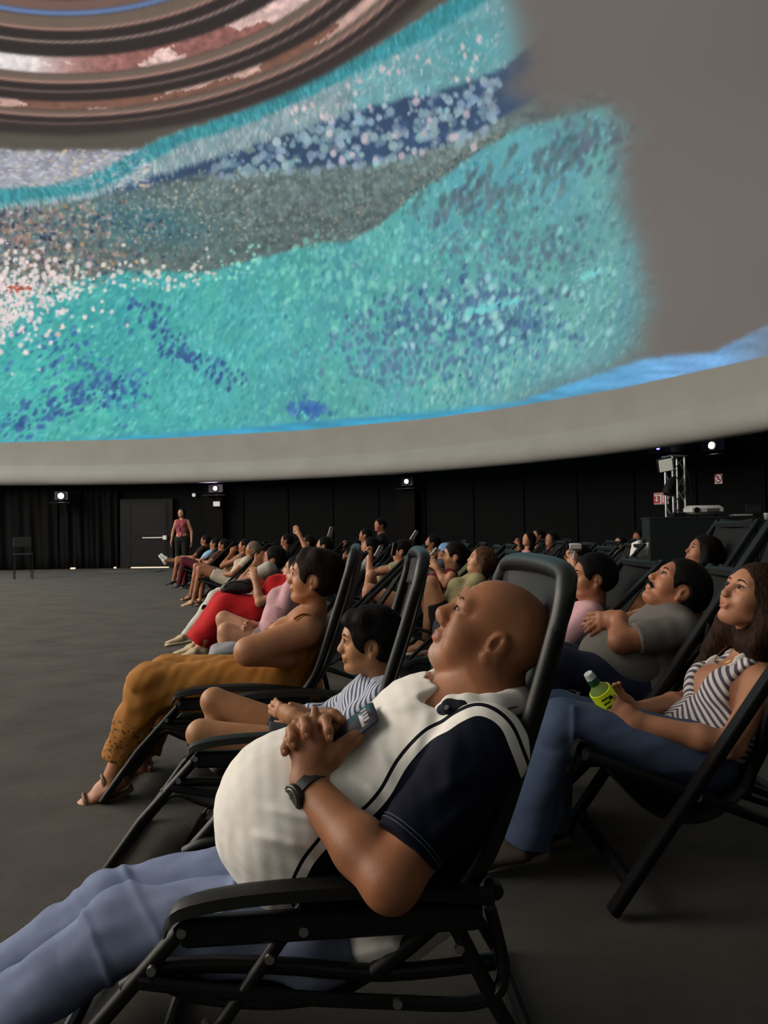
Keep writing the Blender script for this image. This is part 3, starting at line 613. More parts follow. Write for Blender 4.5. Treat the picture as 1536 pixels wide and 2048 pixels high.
MB().box(cf, (.27, .07, .25), A, .015).build('case', BLK2, fl, cf); MB().box(cf+A.T@np.array([0, -.04, 0]), (.235, .015, .215), A, .005).build('diffuser', plain((196, 196, 180), 'frosted', .4, 0, .5, .35, (190, 190, 175)), fl, cf); MB().bar(cf+[0, .03, 0], cf+[.12, .3, -.02], .03, .03).build('clamp', BLK, fl, cf)
spk = P(1350, 975, Yt-.25); s_ = empty('stage_lamp', spk, 0, 'dark stage lamp hanging halfway up the truss', 'lamp'); MB().tube([spk+[-.12, 0, -.1], spk+[-.06, 0, .1], spk+[0, 0, .2]], [.11, .09, .02], 12).build('housing', BLK, s_, spk); MB().disc(spk+[-.125, -.01, -.115], (-.3, -.2, -1), .09, .02).build('lens', BLK2, s_, spk); MB().bar(spk+[0, 0, .18], spk+[.05, .15, .2], .03, .03).build('clamp', BLK, s_, spk)
def text(s, loc, A, size, mat, parent, off, ext=.004):
    cu = bpy.data.curves.new('lettering', 'FONT'); cu.body = s; cu.size = size; cu.align_x = 'CENTER'; cu.align_y = 'CENTER'; cu.extrude = ext; cu.resolution_u = 3
    to = bpy.data.objects.new('tmp', cu); sc.collection.objects.link(to); dg = bpy.context.evaluated_depsgraph_get(); me = bpy.data.meshes.new_from_object(to.evaluated_get(dg)); bpy.data.objects.remove(to)
    me.materials.clear(); me.materials.append(mat); o = bpy.data.objects.new('lettering', me); sc.collection.objects.link(o); o.parent = parent
    M = Matrix([[A[0][i], A[1][i], A[2][i]] for i in range(3)]).to_4x4(); M.translation = Vector(np.asarray(loc)-np.asarray(off)); o.matrix_local = M; return o
def wsign(x, y, wpx, hpx, label, back, builder):
    ph = wphi(x, y, .03); c = W(ph, wz(x, y, .03), .03); d = c[1]; n = np.append(nv(DC-c[:2]), 0); t = np.array([-n[1], n[0], 0]); up = np.array([0, 0, 1.])
    if t@_R < 0: t = -t
    sx = wpx*d/FPX/abs(t@_R); sy = hpx*d/FPX; r = empty('sign', c, 0, label, 'sign'); A = np.array([t, -n, up]) if False else np.array([t, np.cross(up, t), up])
    MB().box(c, (sx, .012, sy), A, 0).build('board', back, r, c); nn = n; builder(r, c+nn*.01, t, up, nn, sx, sy); return r
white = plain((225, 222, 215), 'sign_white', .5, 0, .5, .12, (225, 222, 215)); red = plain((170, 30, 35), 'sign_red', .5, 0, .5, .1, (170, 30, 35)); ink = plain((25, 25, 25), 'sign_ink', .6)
def sign1(r, c, t, up, n, sx, sy):
    A = np.array([t, np.cross(up, t), up]); b = lambda x, z, w_, h_, m, d=.0: MB().box(c+t*x*sx+up*z*sy+n*d, (w_*sx, .006, h_*sy), A).build('print', m, r, r.location)
    b(-.22, -.08, .42, .62, red); b(0, .40, .86, .10, red); b(.27, -.05, .36, .72, red); b(.20, -.05, .08, .62, white, .005); b(.36, -.05, .08, .62, white, .005)
    b(-.22, .05, .07, .3, white, .005); MB().add([c-t*.22*sx+n*.01+up*sy*q[1]+t*sx*q[0] for q in ((-.12, -.1), (.12, -.1), (0, -.28))], [(0, 1, 2)]).build('arrow', white, r, r.location)
    b(0, -.44, .86, .05, red)
wsign(1321, 997, 20, 23, 'red and white fire equipment sign with a down arrow', white, sign1)
def sign2(r, c, t, up, n, sx, sy):
    ring = [c+up*.1*sy+n*.004+(t*math.cos(a)+up*math.sin(a))*.5*sx for a in np.linspace(0, 2*PI, 25)[:-1]]; MB().tube(ring, .035*sx*1.4, 6, closed=True).build('ring', red, r, r.location)
    MB().bar(c+up*.1*sy+n*.004+(t*-.7+up*.7)*.5*sx, c+up*.1*sy+n*.004+(t*.7-up*.7)*.5*sx, .02, .02).build('slash', red, r, r.location)
    A = np.array([t, np.cross(up, t), up]); MB().box(c+up*.1*sy, (.12*sx, .005, .4*sy), A).build('print', ink, r, r.location); MB().box(c-up*.40*sy, (.7*sx, .005, .05*sy), A).build('print', ink, r, r.location)
wsign(1437, 958, 8, 19, 'small white prohibition sign on the wall right of the truss', white, sign2)
# ---------------------------------------------------------------- control booth and gear on it
Yb = 12.6; bm = fabric((30, 37, 39), 'booth_paint', .75, 4, .15, .1, .3, 300)
def booth(x0, x1, y, label):
    a = P(x0, y, Yb); b = P(x1, y, Yb); w_ = b[0]-a[0]; zt = a[2]; r = empty('control_booth', ((a[0]+b[0])/2, Yb, 0), 0, label, 'counter', 'black control booth counters')
    MB().box((0, .012, zt/2), (w_, .03, zt), None, .005).build('front_panel', bm, r); MB().box((0, .20, zt+.0), (w_+.02, .42, .04), None, .008).build('counter_top', bm, r)
    for s in (-1, 1): MB().box((s*(w_/2-.012), .20, zt/2), (.024, .37, zt-.02), None, .004).build('side_panel', bm, r)
    return a, b, zt
a1, b1, zb = booth(1299, 1512, 1037, 'long black control booth counter below the silver truss'); a2, b2, zb2 = booth(1516, 1720, 1042, 'second black booth counter at the right picture edge')
pc = P(1407, 1030, Yb+.2); pc[2] = zb+.02; pr = empty('desk_projector', pc, 0, 'white rounded projector on top of the control booth', 'projector')
m = MB(); m.box(pc+[0, 0, .11], (.56, .34, .15), None, .045); m.build('body', plain((205, 203, 198), 'white_case', .4), pr, pc); m = MB()
for k in range(7): m.box(pc+[.0+.03*k, -.173, .10], (.012, .01, .07))
m.build('vent', BLK2, pr, pc); MB().disc(pc+[-.18, -.175, .11], (0, 1, 0), .045, .03).build('lens', BLK, pr, pc); m = MB(); [m.box(pc+[s*.2, 0, .018], (.04, .04, .036)) for s in (-1, 1)]; m.build('foot', BLK2, pr, pc)
pl = P(1356, 1031, Yb+.2); pl[2] = zb+.02; r = empty('mixer', pl, 0, 'low black audio box on the booth left of the white projector', 'mixer'); MB().box(pl+[0, 0, .035], (.22, .2, .07), None, .01).build('case', BLK2, r, pl); m = MB(); [m.disc(pl+[-.08+.04*k, -.03, .075], (0, 0, 1), .012, .02, 8) for k in range(5)]; m.build('knob', BLK, r, pl)
pl = P(1482, 1032, Yb+.2); pl[2] = zb+.02; r = empty('laptop', pl, 0, 'white closed laptop lying flat on the booth', 'laptop'); MB().box(pl+[0, 0, .012], (.3, .22, .014), None, .004).build('base', plain((200, 200, 196), 'pale_case', .4), r, pl); MB().box(pl+[0, 0, .026], (.3, .22, .01), None, .003).build('lid', plain((210, 210, 206), 'pale_lid', .35), r, pl)
pl = P(1508, 1032, Yb+.2); pl[2] = zb+.02; r = empty('monitor', pl, 0, 'small dark monitor on the booth seen from the front right', 'monitor'); MB().box(pl+[0, 0, .12], (.27, .03, .17), None, .006).build('screen_housing', BLK2, r, pl); MB().box(pl+[0, -.017, .12], (.24, .004, .14)).build('screen', plain((50, 54, 58), 'dark_screen', .2), r, pl); MB().box(pl+[0, 0, .01], (.14, .12, .02), None, .004).build('stand', BLK, r, pl)
pl = P(1533, 1036, Yb+.2); pl[2] = zb2+.02; r = empty('cup', pl, 0, 'pale cup on the booth at the right picture edge', 'cup'); MB().tube([pl, pl+[0, 0, .1]], [.035, .045], 16).build('cup_body', plain((190, 192, 196), 'cup_plastic', .4), r, pl); MB().tube([pl+[0, 0, .1], pl+[0, 0, .112]], [.048, .046], 16).build('lid', white, r, pl)
# ================================================================ chairs (local frame: x forward, y to the sitter's left)
def deck_chair(steep=False, name='deck_chair'):
    root = empty(name, (0, 0, 0)); tx_, tz_ = (-.76, 1.10) if steep else (-.90, 1.0)
    al_ = lambda z: tx_*z/tz_
    for s in (-1, 1):
        y = s*.285
        MB().bar((0+.005, y, .015), (tx_*1.015, y, tz_*1.015), .026, .05, (0, 1, 0)).build('side_rail', WOODBLK, root)
        MB().bar((.06, s*.245, .44), (-1.03, s*.245, .025), .024, .05, (0, 1, 0)).build('seat_rail', WOODBLK, root)
        MB().bar((-.40, s*.218, .30), (al_(.74), s*.262, .74), .018, .036, (0, 1, 0)).build('prop_arm', WOODBLK, root)
        MB().disc((al_(.335), s*.30, .335), (0, 1, 0), .013, .012, 12).build('bolt', BOLT, root)
        MB().disc((al_(.74), s*.30, .74), (0, 1, 0), .010, .012, 12).build('bolt', BOLT, root)
    for (x, z, w_) in ((tx_*.99, tz_*.99, .56), (al_(.08), .08, .56), (.05, .435, .48), (-1.01, .035, .48)):
        MB().bar((x, -w_/2, z), (x, w_/2, z), .032, .045, (0, 0, 1), .01).build('crossbar', WOODBLK, root)
    prof = smooth_path([(-.775, 1.13) if 0 else (-.925, 1.02), (-.885, .965), (-.78, .78), (-.68, .62), (-.58, .455), (-.46, .31), (-.29, .235), (-.11, .285), (.05, .465), (.085, .43)] if not steep else [(-.775, 1.13), (-.74, 1.075), (-.65, .86), (-.56, .65), (-.475, .455), (-.38, .30), (-.25, .235), (-.10, .285), (.05, .465), (.085, .43)], 4)
    V = []; n = 9
    for p in prof:
        for k in range(n): t = k/(n-1)*2-1; V.append((p[0]-.012*(1-t*t), t*.232, p[1]-.018*(1-t*t)))
    Fs = [(i*n+k, i*n+k+1, (i+1)*n+k+1, (i+1)*n+k) for i in range(len(prof)-1) for k in range(n-1)]
    o = mesh('sling', V, Fs, SLING, root); m = o.modifiers.new('t', 'SOLIDIFY'); m.thickness = .006
    return root
def recliner(name='recliner'):
    root = empty(name, (0, 0, 0)); TB = plain((11, 12, 14), 'black_tube', .42, 0, .35)
    r = .0155
    pts = [(.02, .27, .30), (-.10, .275, .40), (-.19, .28, .52), (-.26, .28, .72), (-.325, .275, .93), (-.345, .262, 1.0), (-.355, .22, 1.035), (-.355, 0, 1.045)]
    full = pts+[(p[0], -p[1], p[2]) for p in pts[-2::-1]]
    MB().tube(smooth_path(full, 5), r*1.15, 10).build('back_frame', TB, root)
    # back panel with its thick padded hem, hung inside the tube
    prof = [(-.02, .315), (-.12, .40), (-.21, .52), (-.275, .70), (-.325, .86), (-.352, .97), (-.36, 1.035)]; prof = smooth_path(prof, 5); n = 13; V = []
    for i, p in enumerate(prof):
        wd = .235+.02*min(1, i/8)
        for k in range(n): t = k/(n-1)*2-1; V.append((p[0]-.022*(1-t*t), t*wd, p[1]))
    Fs = [(i*n+k, i*n+k+1, (i+1)*n+k+1, (i+1)*n+k) for i in range(len(prof)-1) for k in range(n-1)]
    o = mesh('back_sling', V, Fs, fabric((34, 36, 38), 'mesh_fabric', .55, 90, .12, .3, .5, 700), root); m = o.modifiers.new('t', 'SOLIDIFY'); m.thickness = .008
    band = []
    for i in range(8):
        t_ = i/7; zz = .925+.115*t_; xx = np.interp(zz, [.86, .97, 1.035], [-.325, -.352, -.36])+.012
        for k in range(n): t = k/(n-1)*2-1; band.append((xx-.020*(1-t*t), t*.245, zz-.014*(1-t*t)*(1-t_)))
    o = mesh('headrest_band', band, [(i*n+k, i*n+k+1, (i+1)*n+k+1, (i+1)*n+k) for i in range(7) for k in range(n-1)], fabric((30, 32, 34), 'hem_vinyl', .42, 60, .1, .1, .5), root); o.modifiers.new('t', 'SOLIDIFY').thickness = .006
    cap = [(-.318, .276, .905), (-.334, .275, .96), (-.348, .262, 1.008), (-.358, .215, 1.040), (-.358, 0, 1.050)]; cap = cap+[(p[0], -p[1], p[2]) for p in cap[-2::-1]]
    cp_ = smooth_path(cap, 5); MB().tube(cp_, [.015+.0055*min(1, min(i, len(cp_)-1-i)/9) for i in range(len(cp_))], 12).build('padded_hem', fabric((26, 28, 30), 'hem_vinyl', .42, 60, .1, .1, .5), root)
    seat = smooth_path([(-.02, .29), (.08, .235), (.20, .22), (.34, .24), (.43, .275), (.49, .225), (.56, .14), (.62, .06)], 4); V = []
    for p in seat:
        for k in range(n): t = k/(n-1)*2-1; V.append((p[0], t*.235, p[1]-.02*(1-t*t)))
    Fs = [(i*n+k, i*n+k+1, (i+1)*n+k+1, (i+1)*n+k) for i in range(len(seat)-1) for k in range(n-1)]
    o = mesh('seat_sling', V, Fs, SLING, root); m = o.modifiers.new('t', 'SOLIDIFY'); m.thickness = .008
    for s in (-1, 1):
        MB().tube(smooth_path([(-.20, s*.27, .31), (0, s*.27, .30), (.2, s*.27, .325), (.38, s*.275, .335), (.455, s*.285, .305)], 4), r, 10).build('seat_rail', TB, root)
        arm = smooth_path([(.375, .425), (.35, .457), (.24, .477), (.05, .482), (-.10, .467), (-.19, .452)], 4); V = []; wd = .031
        q = MB(); m_ = len(arm); sec = [(-1, -.5), (-.8, .6), (0, 1), (.8, .6), (1, -.5), (0, -1)]
        for i, p in enumerate(arm):
            f = .62+.38*math.sin(PI*min(1, .12+i/(m_-1)*.9)); V += [(p[0], s*.315+a*wd*f, p[1]+b*.017) for a, b in sec]
        q.add(V, [tuple(range(5, -1, -1)) if s > 0 else tuple(range(6)), tuple((m_-1)*6+k for k in range(6))]+[(i*6+k, i*6+(k+1) % 6, (i+1)*6+(k+1) % 6, (i+1)*6+k) for i in range(m_-1) for k in range(6)])
        q.build('armrest', plain((11, 12, 13), 'arm_plastic', .5, 0, .3), root)
        MB().bar((.35, s*.315, .417), (-.17, s*.315, .424), .034, .05, (0, 0, 1), .008).build('arm_rail', BLK2, root)
        MB().tube([(.335, s*.29, .43), (.52, s*.29, .22), (.665, s*.29, .012)], r*.95, 10).build('front_leg', TB, root)
        MB().tube([(.13, s*.298, .445), (-.10, s*.298, .16), (-.22, s*.298, .012)] if False else [(.14, s*.298, .445), (.30, s*.298, .22), (.45, s*.298, .012)], r*.85, 10).build('middle_leg', TB, root)
        MB().tube([(-.10, s*.298, .45), (-.20, s*.298, .24), (-.32, s*.298, .012)], r*.95, 10).build('rear_leg', TB, root)
        MB().tube(smooth_path([(.425, s*.30, .325), (.22, s*.30, .29), (.0, s*.30, .265), (-.16, s*.30, .255), (-.21, s*.30, .30), (-.19, s*.29, .42)], 5), r*.8, 8).build('link_bar', TB, root)
        MB().disc((-.195, s*.30, .46), (0, 1, 0), .015, .03, 14).build('lock_knob', BLK2, root)
        for (x, z) in ((.345, .425), (.14, .417), (.20, .36), (.31, .25), (.40, .35), (-.13, .36), (-.02, .268)):
            MB().disc((x, s*(.333 if z > .41 else .312), z), (0, 1, 0), .0085, .010, 10).build('bolt', BOLT, root)
    MB().tube([(.665, -.29, .014), (.665, .29, .014)], r*.9, 8).build('floor_bar', TB, root); MB().tube([(-.32, -.29, .014), (-.32, .29, .014)], r*.9, 8).build('floor_bar', TB, root); MB().tube([(.45, -.29, .014), (.45, .29, .014)], r*.8, 8).build('floor_bar', TB, root)
    root.scale = (1, 1, .96)
    return root
    q = MB(); q.box((-.335, 0, .90), (.035, .36, .12), np.array([[.95, 0, .3], [0, 1, 0], [-.3, 0, .95]]), .016); q.build('head_pillow', fabric((14, 14, 15), 'pillow_fabric', .6), root)
    return root
# ================================================================ people
class Fig:
    "one figure: joints in world space, J['pelvis'], 'chest', 'neck', 'head', sh/el/wr/hip/kn/an + 'L' or 'R'; f_ / u_ for the head's directions"
    def __init__(s, name, label, loc, J, hf, hu, fwd, lft, h, sc_=1., group=None, fat=1., fem=False, tone=(176, 124, 92), hs=1.0):
        s.loc = np.asarray(loc, float); s.J = {k: np.asarray(v, float) for k, v in J.items()}; s.hf = nv(hf); s.hl = nv(np.cross(hu, s.hf)); s.hu = np.cross(s.hf, s.hl); s.f = nv(fwd); s.l = nv(lft)
        s.h = h; s.s = sc_; s.fat = fat; s.fem = fem; s.tone = tone; s.hs = hs*sc_
        s.root = empty('person', s.loc, 0, label, 'person', group); s.up = nv(s.J['neck']-s.J['pelvis']); s.tf = nv(np.cross(s.l, s.up)); s.skin = skin(tone)
        s.handdir = {}; s.hand_override = {}; s.barefoot = {}
        s.tA = np.array([s.tf, s.l, s.up])
    def put(s, name, S, mat, h=None, noise=None, attrs=None):
        V, Q = S.mesh(h or s.h, noise)
        at = attrs(V) if attrs else None
        return mesh(name, V, Q, mat, s.root, s.loc, attrs=at)
    def hp(s, f, l, u): return s.J['head']+s.hs*(f*s.hf+l*s.hl+u*s.hu)
    def head(s, S, fine=True):
        A = np.array([s.hf, s.hl, s.hu]); k = s.hs; e = lambda c, r, kk, op='u', A_=A: S.ell(s.hp(*c), np.array(r)*k, A_, kk*k, op); c = lambda a, b, ra, rb, kk, op='u', **q: S.cone(s.hp(*a), s.hp(*b), ra*k, rb*k, kk*k, op, **q)
        e((-.012, 0, .032), (.099, .077, .090), .02); e((.035, 0, .01), (.062, .066, .085), .03)
        jw = .052 if s.fem else .057
        c((.022, 0, -.035), (.052, 0, -.072), .05, .034, .03); e((.066, 0, -.094), (.024, .026, .018), .02)
        for q in (-1, 1):
            c((-.008, q*jw, -.045), (.050, q*.026, -.090), .018, .016, .025)
            e((.052, q*.042, -.028), (.030, .024, .030), .025)       # cheeks
        if fine:
            c((.078, -.04, .030), (.078, .04, .030), .012, .012, .02)     # brow ridge
            for q in (-1, 1): e((.094, q*.032, .010), (.020, .019, .014), .016, 's')
            c((.088, 0, .014), (.106, 0, -.022), .009, .0125, .012); e((.103, 0, -.028), (.012, .0175 if not s.fem else .015, .010), .008)
            for q in (-1, 1):
                e((.078, q*.032, .010), (.0155, .0165, .0145), .003)   # lidded eyeball
                c((.090, q*.020, .018), (.080, q*.049, .016), .0035, .003, .004); c((.089, q*.022, .0035), (.080, q*.047, .003), .003, .0025, .004)
                e((.100, q*.0085, -.037), (.0045, .0045, .004), .003, 's')
            e((.086, 0, -.050), (.013, .026, .010), .014)
            e((.0925, 0, -.0560), (.0085, .023, .0060), .006); e((.0905, 0, -.0665), (.009, .020, .0066), .006)
            e((.101, 0, -.0612), (.010, .023, .0012), .003, 's')
            for q in (-1, 1):
                e((-.010, q*.078, -.008), (.022, .0125, .031), .004, 'u'); e((-.006, q*.0935, -.003), (.0140, .0125, .0200), .003, 's'); e((.008, q*.084, -.012), (.005, .006, .008), .003); c((-.014, q*.085, .008), (-.012, q*.085, -.018), .0035, .0035, .003); e((.000, q*.081, -.036), (.010, .007, .010), .005)
        else:
            c((.086, 0, .012), (.104, 0, -.024), .010, .014, .012); e((.090, 0, -.060), (.011, .022, .011), .010)
            for q in (-1, 1): e((-.006, q*.077, -.006), (.018, .012, .030), .008)
        c((-.025, 0, -.045), (0, 0, 0), .05, .05, .03) if False else None
        nb = s.J['neck']; S.cone(s.hp(-.018, 0, -.05), nb, .053*k*(.85 if s.fem else 1.05), .060*k*(.85 if s.fem else 1.1), .03*k)
    def torso(s, S, inf=0., k=.05):
        J = s.J; g = s.s; fa = s.fat; sw = np.linalg.norm(J['shL']-J['shR'])
        S.ell(J['pelvis'], np.array([.115*fa, .165 if not s.fem else .172, .12])*g+inf, s.tA, k)
        S.cone(J['pelvis']+s.tf*.01*g, J['chest'], .098*g*fa+inf, .10*g+inf, k, flat=(s.l, 1.32))
        S.ell(J['chest']+s.up*.02*g, np.array([.108 if not s.fem else .098, .155, .17])*g+inf, s.tA, k)
        S.cone(J['shL']*.86+J['shR']*.14, J['shR']*.86+J['shL']*.14, .052*g+inf, None, k)
        if s.fem:
            for q in (-1, 1): S.ell(J['chest']+s.tf*.075*g+s.l*q*.068*g+s.up*.03*g, np.array([.058, .062, .062])*g+inf*.8, s.tA, .03)
    def arm(s, S, side, inf=0., upto=2., k=.02, taper=1.):
        J = s.J; a, e, w_ = J['sh'+side], J['el'+side], J['wr'+side]; g = s.s*(.88 if s.fem else 1.0)*taper
        if upto <= 1: S.cone(a, a+(e-a)*upto, .056*g+inf, .047*g+inf+.004, .03, cap=True); return
        S.cone(a, e, .052*g+inf, .041*g+inf, k); m = e+(w_-e)*.3; S.cone(e, m, .041*g+inf, .040*g+inf, k)
        if upto >= 2: S.cone(m, w_, .040*g+inf, .027*g+inf, k)
        else: S.cone(m, e+(w_-e)*(upto-1), .040*g+inf, .031*g+inf, k, cap=True)
    def leg(s, S, side, inf=0., upto=2., k=.02, flare=0., taper=1.):
        J = s.J; a, e, w_ = J['hip'+side], J['kn'+side], J['an'+side]; g = s.s*taper
        if upto <= 1: S.cone(a, a+(e-a)*upto, .088*g+inf, (.088-.028*upto)*g+inf+flare, .03, cap=True); return
        S.cone(a, e, .088*g+inf, .058*g+inf, k); m = e+(w_-e)*.32; bk = -nv(np.cross(np.cross(w_-e, a-e), w_-e)); bk = bk if np.isfinite(bk).all() else -s.f
        m = m-bk*0.012*g; S.cone(e, m, .053*g+inf, .054*g+inf, k)
        if upto >= 2: S.cone(m, w_, .052*g+inf, .034*g+inf+flare, k)
        else: S.cone(m, e+(w_-e)*(upto-1), .052*g+inf, .044*g+inf+flare, k, cap=True)
    def hand(s, S, side, r=None):
        J = s.J; w_ = J['wr'+side]; d = s.handdir.get(side, (nv(J['wr'+side]-J['el'+side]), s.l*(1 if side == 'L' else -1), .5))
        dr, nm, curl = nv(d[0]), np.asarray(d[1], float), d[2]; nm = nv(nm-dr*(nm@dr)); sd = np.cross(dr, nm); g = s.s*(.9 if s.fem else 1)   # nm: back of the hand
        thumb = -1 if side == 'L' else 1
        if (np.cross(dr, nm)@np.cross(dr, nm)) < .01: return
        S.cone(w_, w_+dr*.035*g, .026*g, .022*g, .02, flat=(sd, 1.3)); S.cone(w_+dr*.03*g, w_+dr*.075*g, .0165*g, .0145*g, .012, flat=(sd, 2.3))
        fr = max(.0085*g, s.h*.75)
        for i, (o, L) in enumerate(((-.028, .085), (-.010, .095), (.010, .088), (.028, .068))):
            b = w_+dr*(.082-.004*abs(i-1))*g+sd*o*g*thumb*-1; a1 = curl*.7; a2 = curl*1.7; a3 = curl*2.4; L = L*g
            p1 = b+(dr*math.cos(a1)-nm*math.sin(a1))*L*.48; p2 = p1+(dr*math.cos(a2)-nm*math.sin(a2))*L*.30; p3 = p2+(dr*math.cos(a3)-nm*math.sin(a3))*L*.22
            S.chain([b, p1, p2, p3], [fr*1.05, fr, fr*.92, fr*.8], .004)
        q = w_+dr*.022*g+sd*thumb*.024*g; p1 = q+(dr*.6+sd*thumb*.8)*.030*g-nm*.006*g; p2 = p1+(dr*.9+sd*thumb*.3-nm*.25)*.030*g; S.chain([q, p1, p2, p2+(dr-nm*.3)*.018*g], [.015*g, max(.0115*g, fr), max(.0105*g, fr), max(.009*g, fr*.9)], .008)
    def foot(s, S, side, inf=0., d=None):
        J = s.J; a = J['an'+side]; g = s.s; d = nv(J.get('toe'+side, a+s.f*.1-np.array([0, 0, .02]))-a); dn = nv(J['kn'+side]-a); up = nv(dn-d*(dn@d)); sd = np.cross(d, up)
        h0 = a-up*.035*g-d*.03*g; t0 = a+d*.13*g-up*.052*g; S.cone(h0, a+d*.05*g-up*.03*g, .032*g+inf, .034*g+inf, .03); S.cone(a+d*.02*g-up*.03*g, t0, .034*g+inf, .020*g+inf, .02, flat=(sd, 1.9))
        S.cone(t0, t0+d*.045*g, .020*g+inf, .015*g+inf, .015, flat=(sd, 2.0)); return d, up, sd
    def body(s, fine=True, hands='LR', feet='LR', extra=None, noise=None, attrs=None, legs='LR', skip_arm=''):
        S = Sdf(); s.torso(S)
        for q in 'LR':
            if q not in skip_arm: s.arm(S, q)
            if q in legs: s.leg(S, q)
            if q in feet: s.foot(S, q)
        s.head(S, fine)
        for q in hands:
            if q not in skip_arm: s.hand(S, q)
        if extra: extra(S)
        def at(V):
            Q = V-s.J['head']; f, l, u = Q@s.hf/s.hs, Q@s.hl/s.hs, Q@s.hu/s.hs
            lip = np.clip(1.2-np.sqrt(((f-.096)/.014)**2+(l/.026)**2+((u+.0610)/.0125)**2), 0, .35)*2.4
            o = {'blush': np.clip(lip, 0, .55), 'beard': np.zeros(len(V))}
            if attrs: o.update(attrs(V, f, l, u))
            return o
        return s.put('body', S, s.skin, None, noise, at)
    def face(s, brow=(24, 18, 15), open_=True, lift=0., lash=True, bw=1., eyo=0.):
        k = s.hs
        for q in (-1, 1):
            b = MB(); b.tube([s.hp(.0960+lift, q*.014, .029), s.hp(.0970+lift, q*.026, .034), s.hp(.0940+lift, q*.040, .034), s.hp(.0850+lift, q*.052, .027)], [.0028*k*bw, .0036*k*bw, .0030*k*bw, .0014*k*bw], 6, .8); b.build('eyebrow', hairmat(brow), s.root, s.loc)
            if open_:
                e = MB(); c = s.hp(.0838+eyo, q*(.0325+eyo*.7), .0100); r = .0118*k; V = []; n = 12
                for i in range(1, 7):
                    for j in range(n): a = PI*i/7; V.append(c+r*(math.cos(a)*s.hf+math.sin(a)*(math.cos(2*PI*j/n)*s.hl+.55*math.sin(2*PI*j/n)*s.hu)))
                e.add(V, [tuple(range(n-1, -1, -1)), tuple(5*n+j for j in range(n))]+[(i*n+(j+1) % n, i*n+j, (i+1)*n+j, (i+1)*n+(j+1) % n) for i in range(5) for j in range(n)])
                eo = e.build('eye', plain((150, 140, 130), 'eye_white', .3), s.root, s.loc); MB().disc(c+s.hf*r*.88, s.hf, .0062*k, .003*k, 12).build('iris', plain((34, 20, 14), 'iris', .15), eo)
                eo.children[0].location = -Vector(s.loc) if False else (0, 0, 0)
                eo.children[0].data.transform(Matrix.Translation(-Vector(s.loc)))
                if not lash: continue
                l = MB(); l.tube([s.hp(.0935, q*.019, .0130), s.hp(.0975, q*.031, .0185), s.hp(.088, q*.049, .0150)], .0014*k, 5); l.build('eyelashes', plain((15, 12, 10), 'lash', .6), s.root, s.loc)
    def hair(s, kind='short', rgb=(20, 16, 15), rgb2=None, vol=1.0, h=None, drape=None, low=-.055):
        A = np.array([s.hf, s.hl, s.hu]); k = s.hs; S = Sdf(); v = vol*.010
        S.ell(s.hp(-.014, 0, .034), np.array([.104+v, .083+v, .096+v])*k, A, .02*k)
        if kind in ('long', 'bun', 'bob', 'pony'): S.ell(s.hp(-.045, 0, 0), np.array([.075+v, .080+v, .085])*k, A, .03*k)
        else: S.ell(s.hp(-.050, 0, .0), np.array([.060+v, .072+v, .062])*k, A, .03*k)
        S.ell(s.hp(.112, 0, -.022), np.array([.072, .092, .105])*k, A, .012*k, 's')         # face opening
        S.ell(s.hp(.030, 0, -.100), np.array([.075, .11, .085])*k, A, .012*k, 's')
        for q in (-1, 1):
            if kind not in ('long', 'bob'): S.ell(s.hp(.004, q*.09, -.012), np.array([.030, .03, .042])*k, A, .008*k, 's')
        if kind == 'bun': S.ell(s.hp(-.115, 0, .04), np.array([.04, .045, .042])*k, A, .015*k)
        if kind == 'pony': S.chain([s.hp(-.09, 0, .03), s.hp(-.125, 0, -.02), s.hp(-.12, 0, -.12), s.hp(-.10, 0, -.2)], [.026*k, .034*k, .03*k, .012*k], .02*k)
        if kind == 'bob':
            for q in (-1, 1): S.chain([s.hp(.01, q*.075, .03), s.hp(.0, q*.086, -.05), s.hp(.01, q*.076, -.10)], [.028*k, .030*k, .018*k], .025*k)
            S.chain([s.hp(-.07, 0, .0), s.hp(-.075, 0, -.09)], [.07*k, .05*k], .03*k)
        if kind == 'long':
            S.chain([s.hp(-.05, 0, -.01), s.hp(-.07, 0, -.13)], [.078*k, .062*k], .03*k)
            for q in (-1, 1): S.chain([s.hp(-.01, q*.072, .03), s.hp(-.02, q*.082, -.06), s.hp(-.015, q*.085, -.14)], [.030*k, .030*k, .026*k], .025*k)
        if drape: drape(S, k)
        nz = lambda Q: .0022*k*snoise(Q, 40, 5, 4)+.0010*k*snoise(Q*np.array([1, 1, .3]), 150, 6, 3)
        return s.put('hair', S, hairmat(rgb, rgb2), h, nz)
    def top(s, mat, sleeve=.6, inf=.011, name='shirt', hem=-.10, neck=.055, extra=None, noise=None, attrs=None, h=None, sl=None, strap=False):
        S = Sdf(); g = s.s; s.torso(S, inf)
        J = s.J
        if extra: extra(S, 0)
        lowp = J['pelvis']+s.up*hem*g; S.plane(lowp, -s.up)
        if neck:
            S.ell(J['neck']+s.tf*.035*g+s.up*.02*g, np.array([neck, neck*1.1, neck*1.1])*g, s.tA, .01, 's'); S.cone(J['neck']-s.up*.02*g, s.hp(-.01, 0, -.04), .055*g, .055*g, .01, 's')
        if strap:
            S.plane(J['chest']+s.up*strap*g, s.up)
        for q in 'LR':
            sv = (sl or {}).get(q, sleeve)
            if sv: s.arm(S, q, inf, sv, .03)
        if extra: extra(S, 1)
        nz = noise or (lambda Q: .0035*snoise(Q, 38, 3, 4))
        return s.put(name, S, mat, h, nz, attrs)
